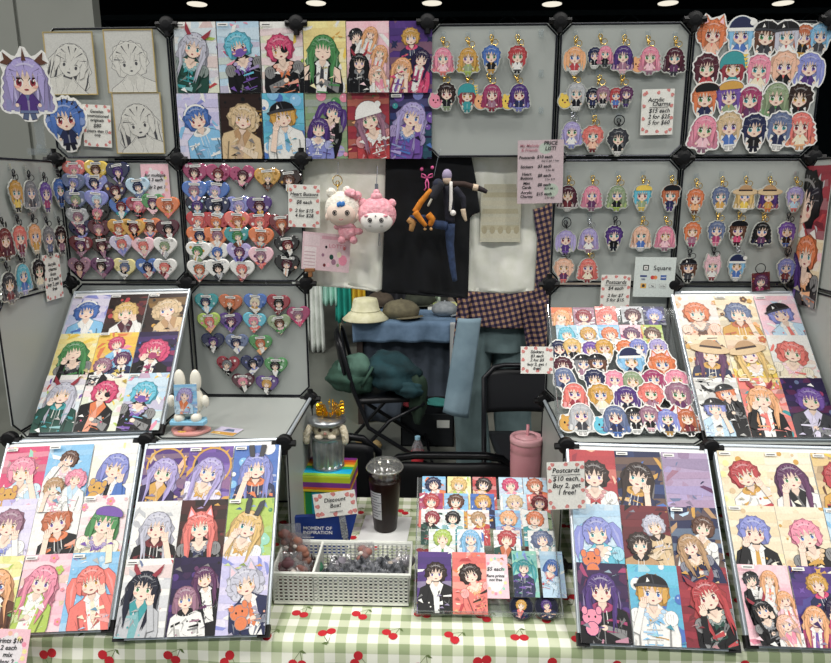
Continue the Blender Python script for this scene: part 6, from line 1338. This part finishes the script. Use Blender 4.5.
mpl = noisy(mat('light_denim','8AA3B0',.9),'7189 97'.replace(' ',''),'879FAD',7,5,.3)
loft('trouser_leg', [(322,467,512),(345,463,494),(380,458,489),(412,453,487),(440,456,490),(470,456,492),(484,456,492)], mj, seed=1, depth=.10, parent=jeans)
loft('trouser_leg', [(322,500,541),(345,492,534),(380,492,532),(420,494,531),(455,498,534),(484,500,536)], mj, seed=2, depth=.10, parent=jeans)
loft('trouser_seat', [(300,468,543),(322,466,541),(340,468,538),(348,474,530)], mj, seed=3, depth=.125, parent=jeans)
def dp(u, v):
    py = 318+94*v; l = 458-15*v; r = 481-13*v
    q = yp(l+(r-l)*u, py+(6*u if v > .5 else 0)*v, PY-.16-.03*v); return (q[0]-PXC, q[1]-PY-.02*math.sin(u*PI), q[2])
grid_mesh('denim_panel', 12, 20, dp, mpl, jeans, thick=.008)
def plaid():
    m = mat('plaid_flannel','white',.9); n, l, b = nodes(m); tc = n.new('ShaderNodeTexCoord'); mp = n.new('ShaderNodeMapping'); mp.inputs['Rotation'].default_value = (0,.25,0); l.new(tc.outputs['Object'], mp.inputs[0])
    sx = n.new('ShaderNodeSeparateXYZ'); l.new(mp.outputs[0], sx.inputs[0])
    def band(o, per, th):
        a = n.new('ShaderNodeMath'); a.operation = 'MULTIPLY'; a.inputs[1].default_value = 1/per; l.new(o, a.inputs[0]); f = n.new('ShaderNodeMath'); f.operation = 'FRACT'; l.new(a.outputs[0], f.inputs[0])
        g = n.new('ShaderNodeMath'); g.operation = 'GREATER_THAN'; g.inputs[1].default_value = th; l.new(f.outputs[0], g.inputs[0]); return g
    s = n.new('ShaderNodeMath'); s.operation = 'ADD'; l.new(band(sx.outputs[0], .028, .5).outputs[0], s.inputs[0]); l.new(band(sx.outputs[2], .028, .5).outputs[0], s.inputs[1])
    h = n.new('ShaderNodeMath'); h.operation = 'MULTIPLY'; h.inputs[1].default_value = .5; l.new(s.outputs[0], h.inputs[0])
    r = n.new('ShaderNodeValToRGB'); r.color_ramp.interpolation = 'CONSTANT'; e = r.color_ramp.elements
    e[0].position = 0; e[0].color = (*lin('AD8B6C'), 1); e[1].position = .75; e[1].color = (*lin('15152E'), 1); q = e.new(.25); q.color = (*lin('533F52'), 1)
    l.new(h.outputs[0], r.inputs[0]); l.new(r.outputs[0], b.inputs['Base Color']); return m
MP = plaid()
sh_ = loft('plaid_shirt', [(180,478,545),(196,462,556),(230,463,556),(262,464,555),(285,460,556),(300,457,556),(313,460,546),(322,464,540)], MP, seed=5, depth=.165, wr=.006)
for sx in (-1,1): MB().tube([(sx*.16,0,1.42),(sx*.22,.01,1.30),(sx*.25,.03,1.17),(sx*.225,.12,1.08),(sx*.20,.21,1.02)], [.07,.068,.062,.055,.05], 14).build('shirt_sleeve', MP, sh_, True)
def tail(u, v):
    l = 520+8*v; q = yp(l+(556-l)*u, 300+(74-20*(1-u))*v, PY-.17+.02*v); return (q[0]-PXC, q[1]-PY+.02*math.sin(u*9), q[2])
grid_mesh('shirt_tail', 12, 18, tail, MP, sh_, thick=.006)
def tail2(u, v):
    l = 459-6*v; q = yp(l+(474-10*v-l)*u, 292+56*v, PY-.10); return (q[0]-PXC, q[1]-PY+.02*math.sin(u*7), q[2])
grid_mesh('shirt_tail', 8, 14, tail2, MP, sh_, thick=.006)
for sx in (-1,1): b = MB().ball((sx*.125,.06,.045), .06, 16, 10, (.8,2.0,.72)); b.build('shoe', mat('dark_shoe','1C1D22',.6), t, True)
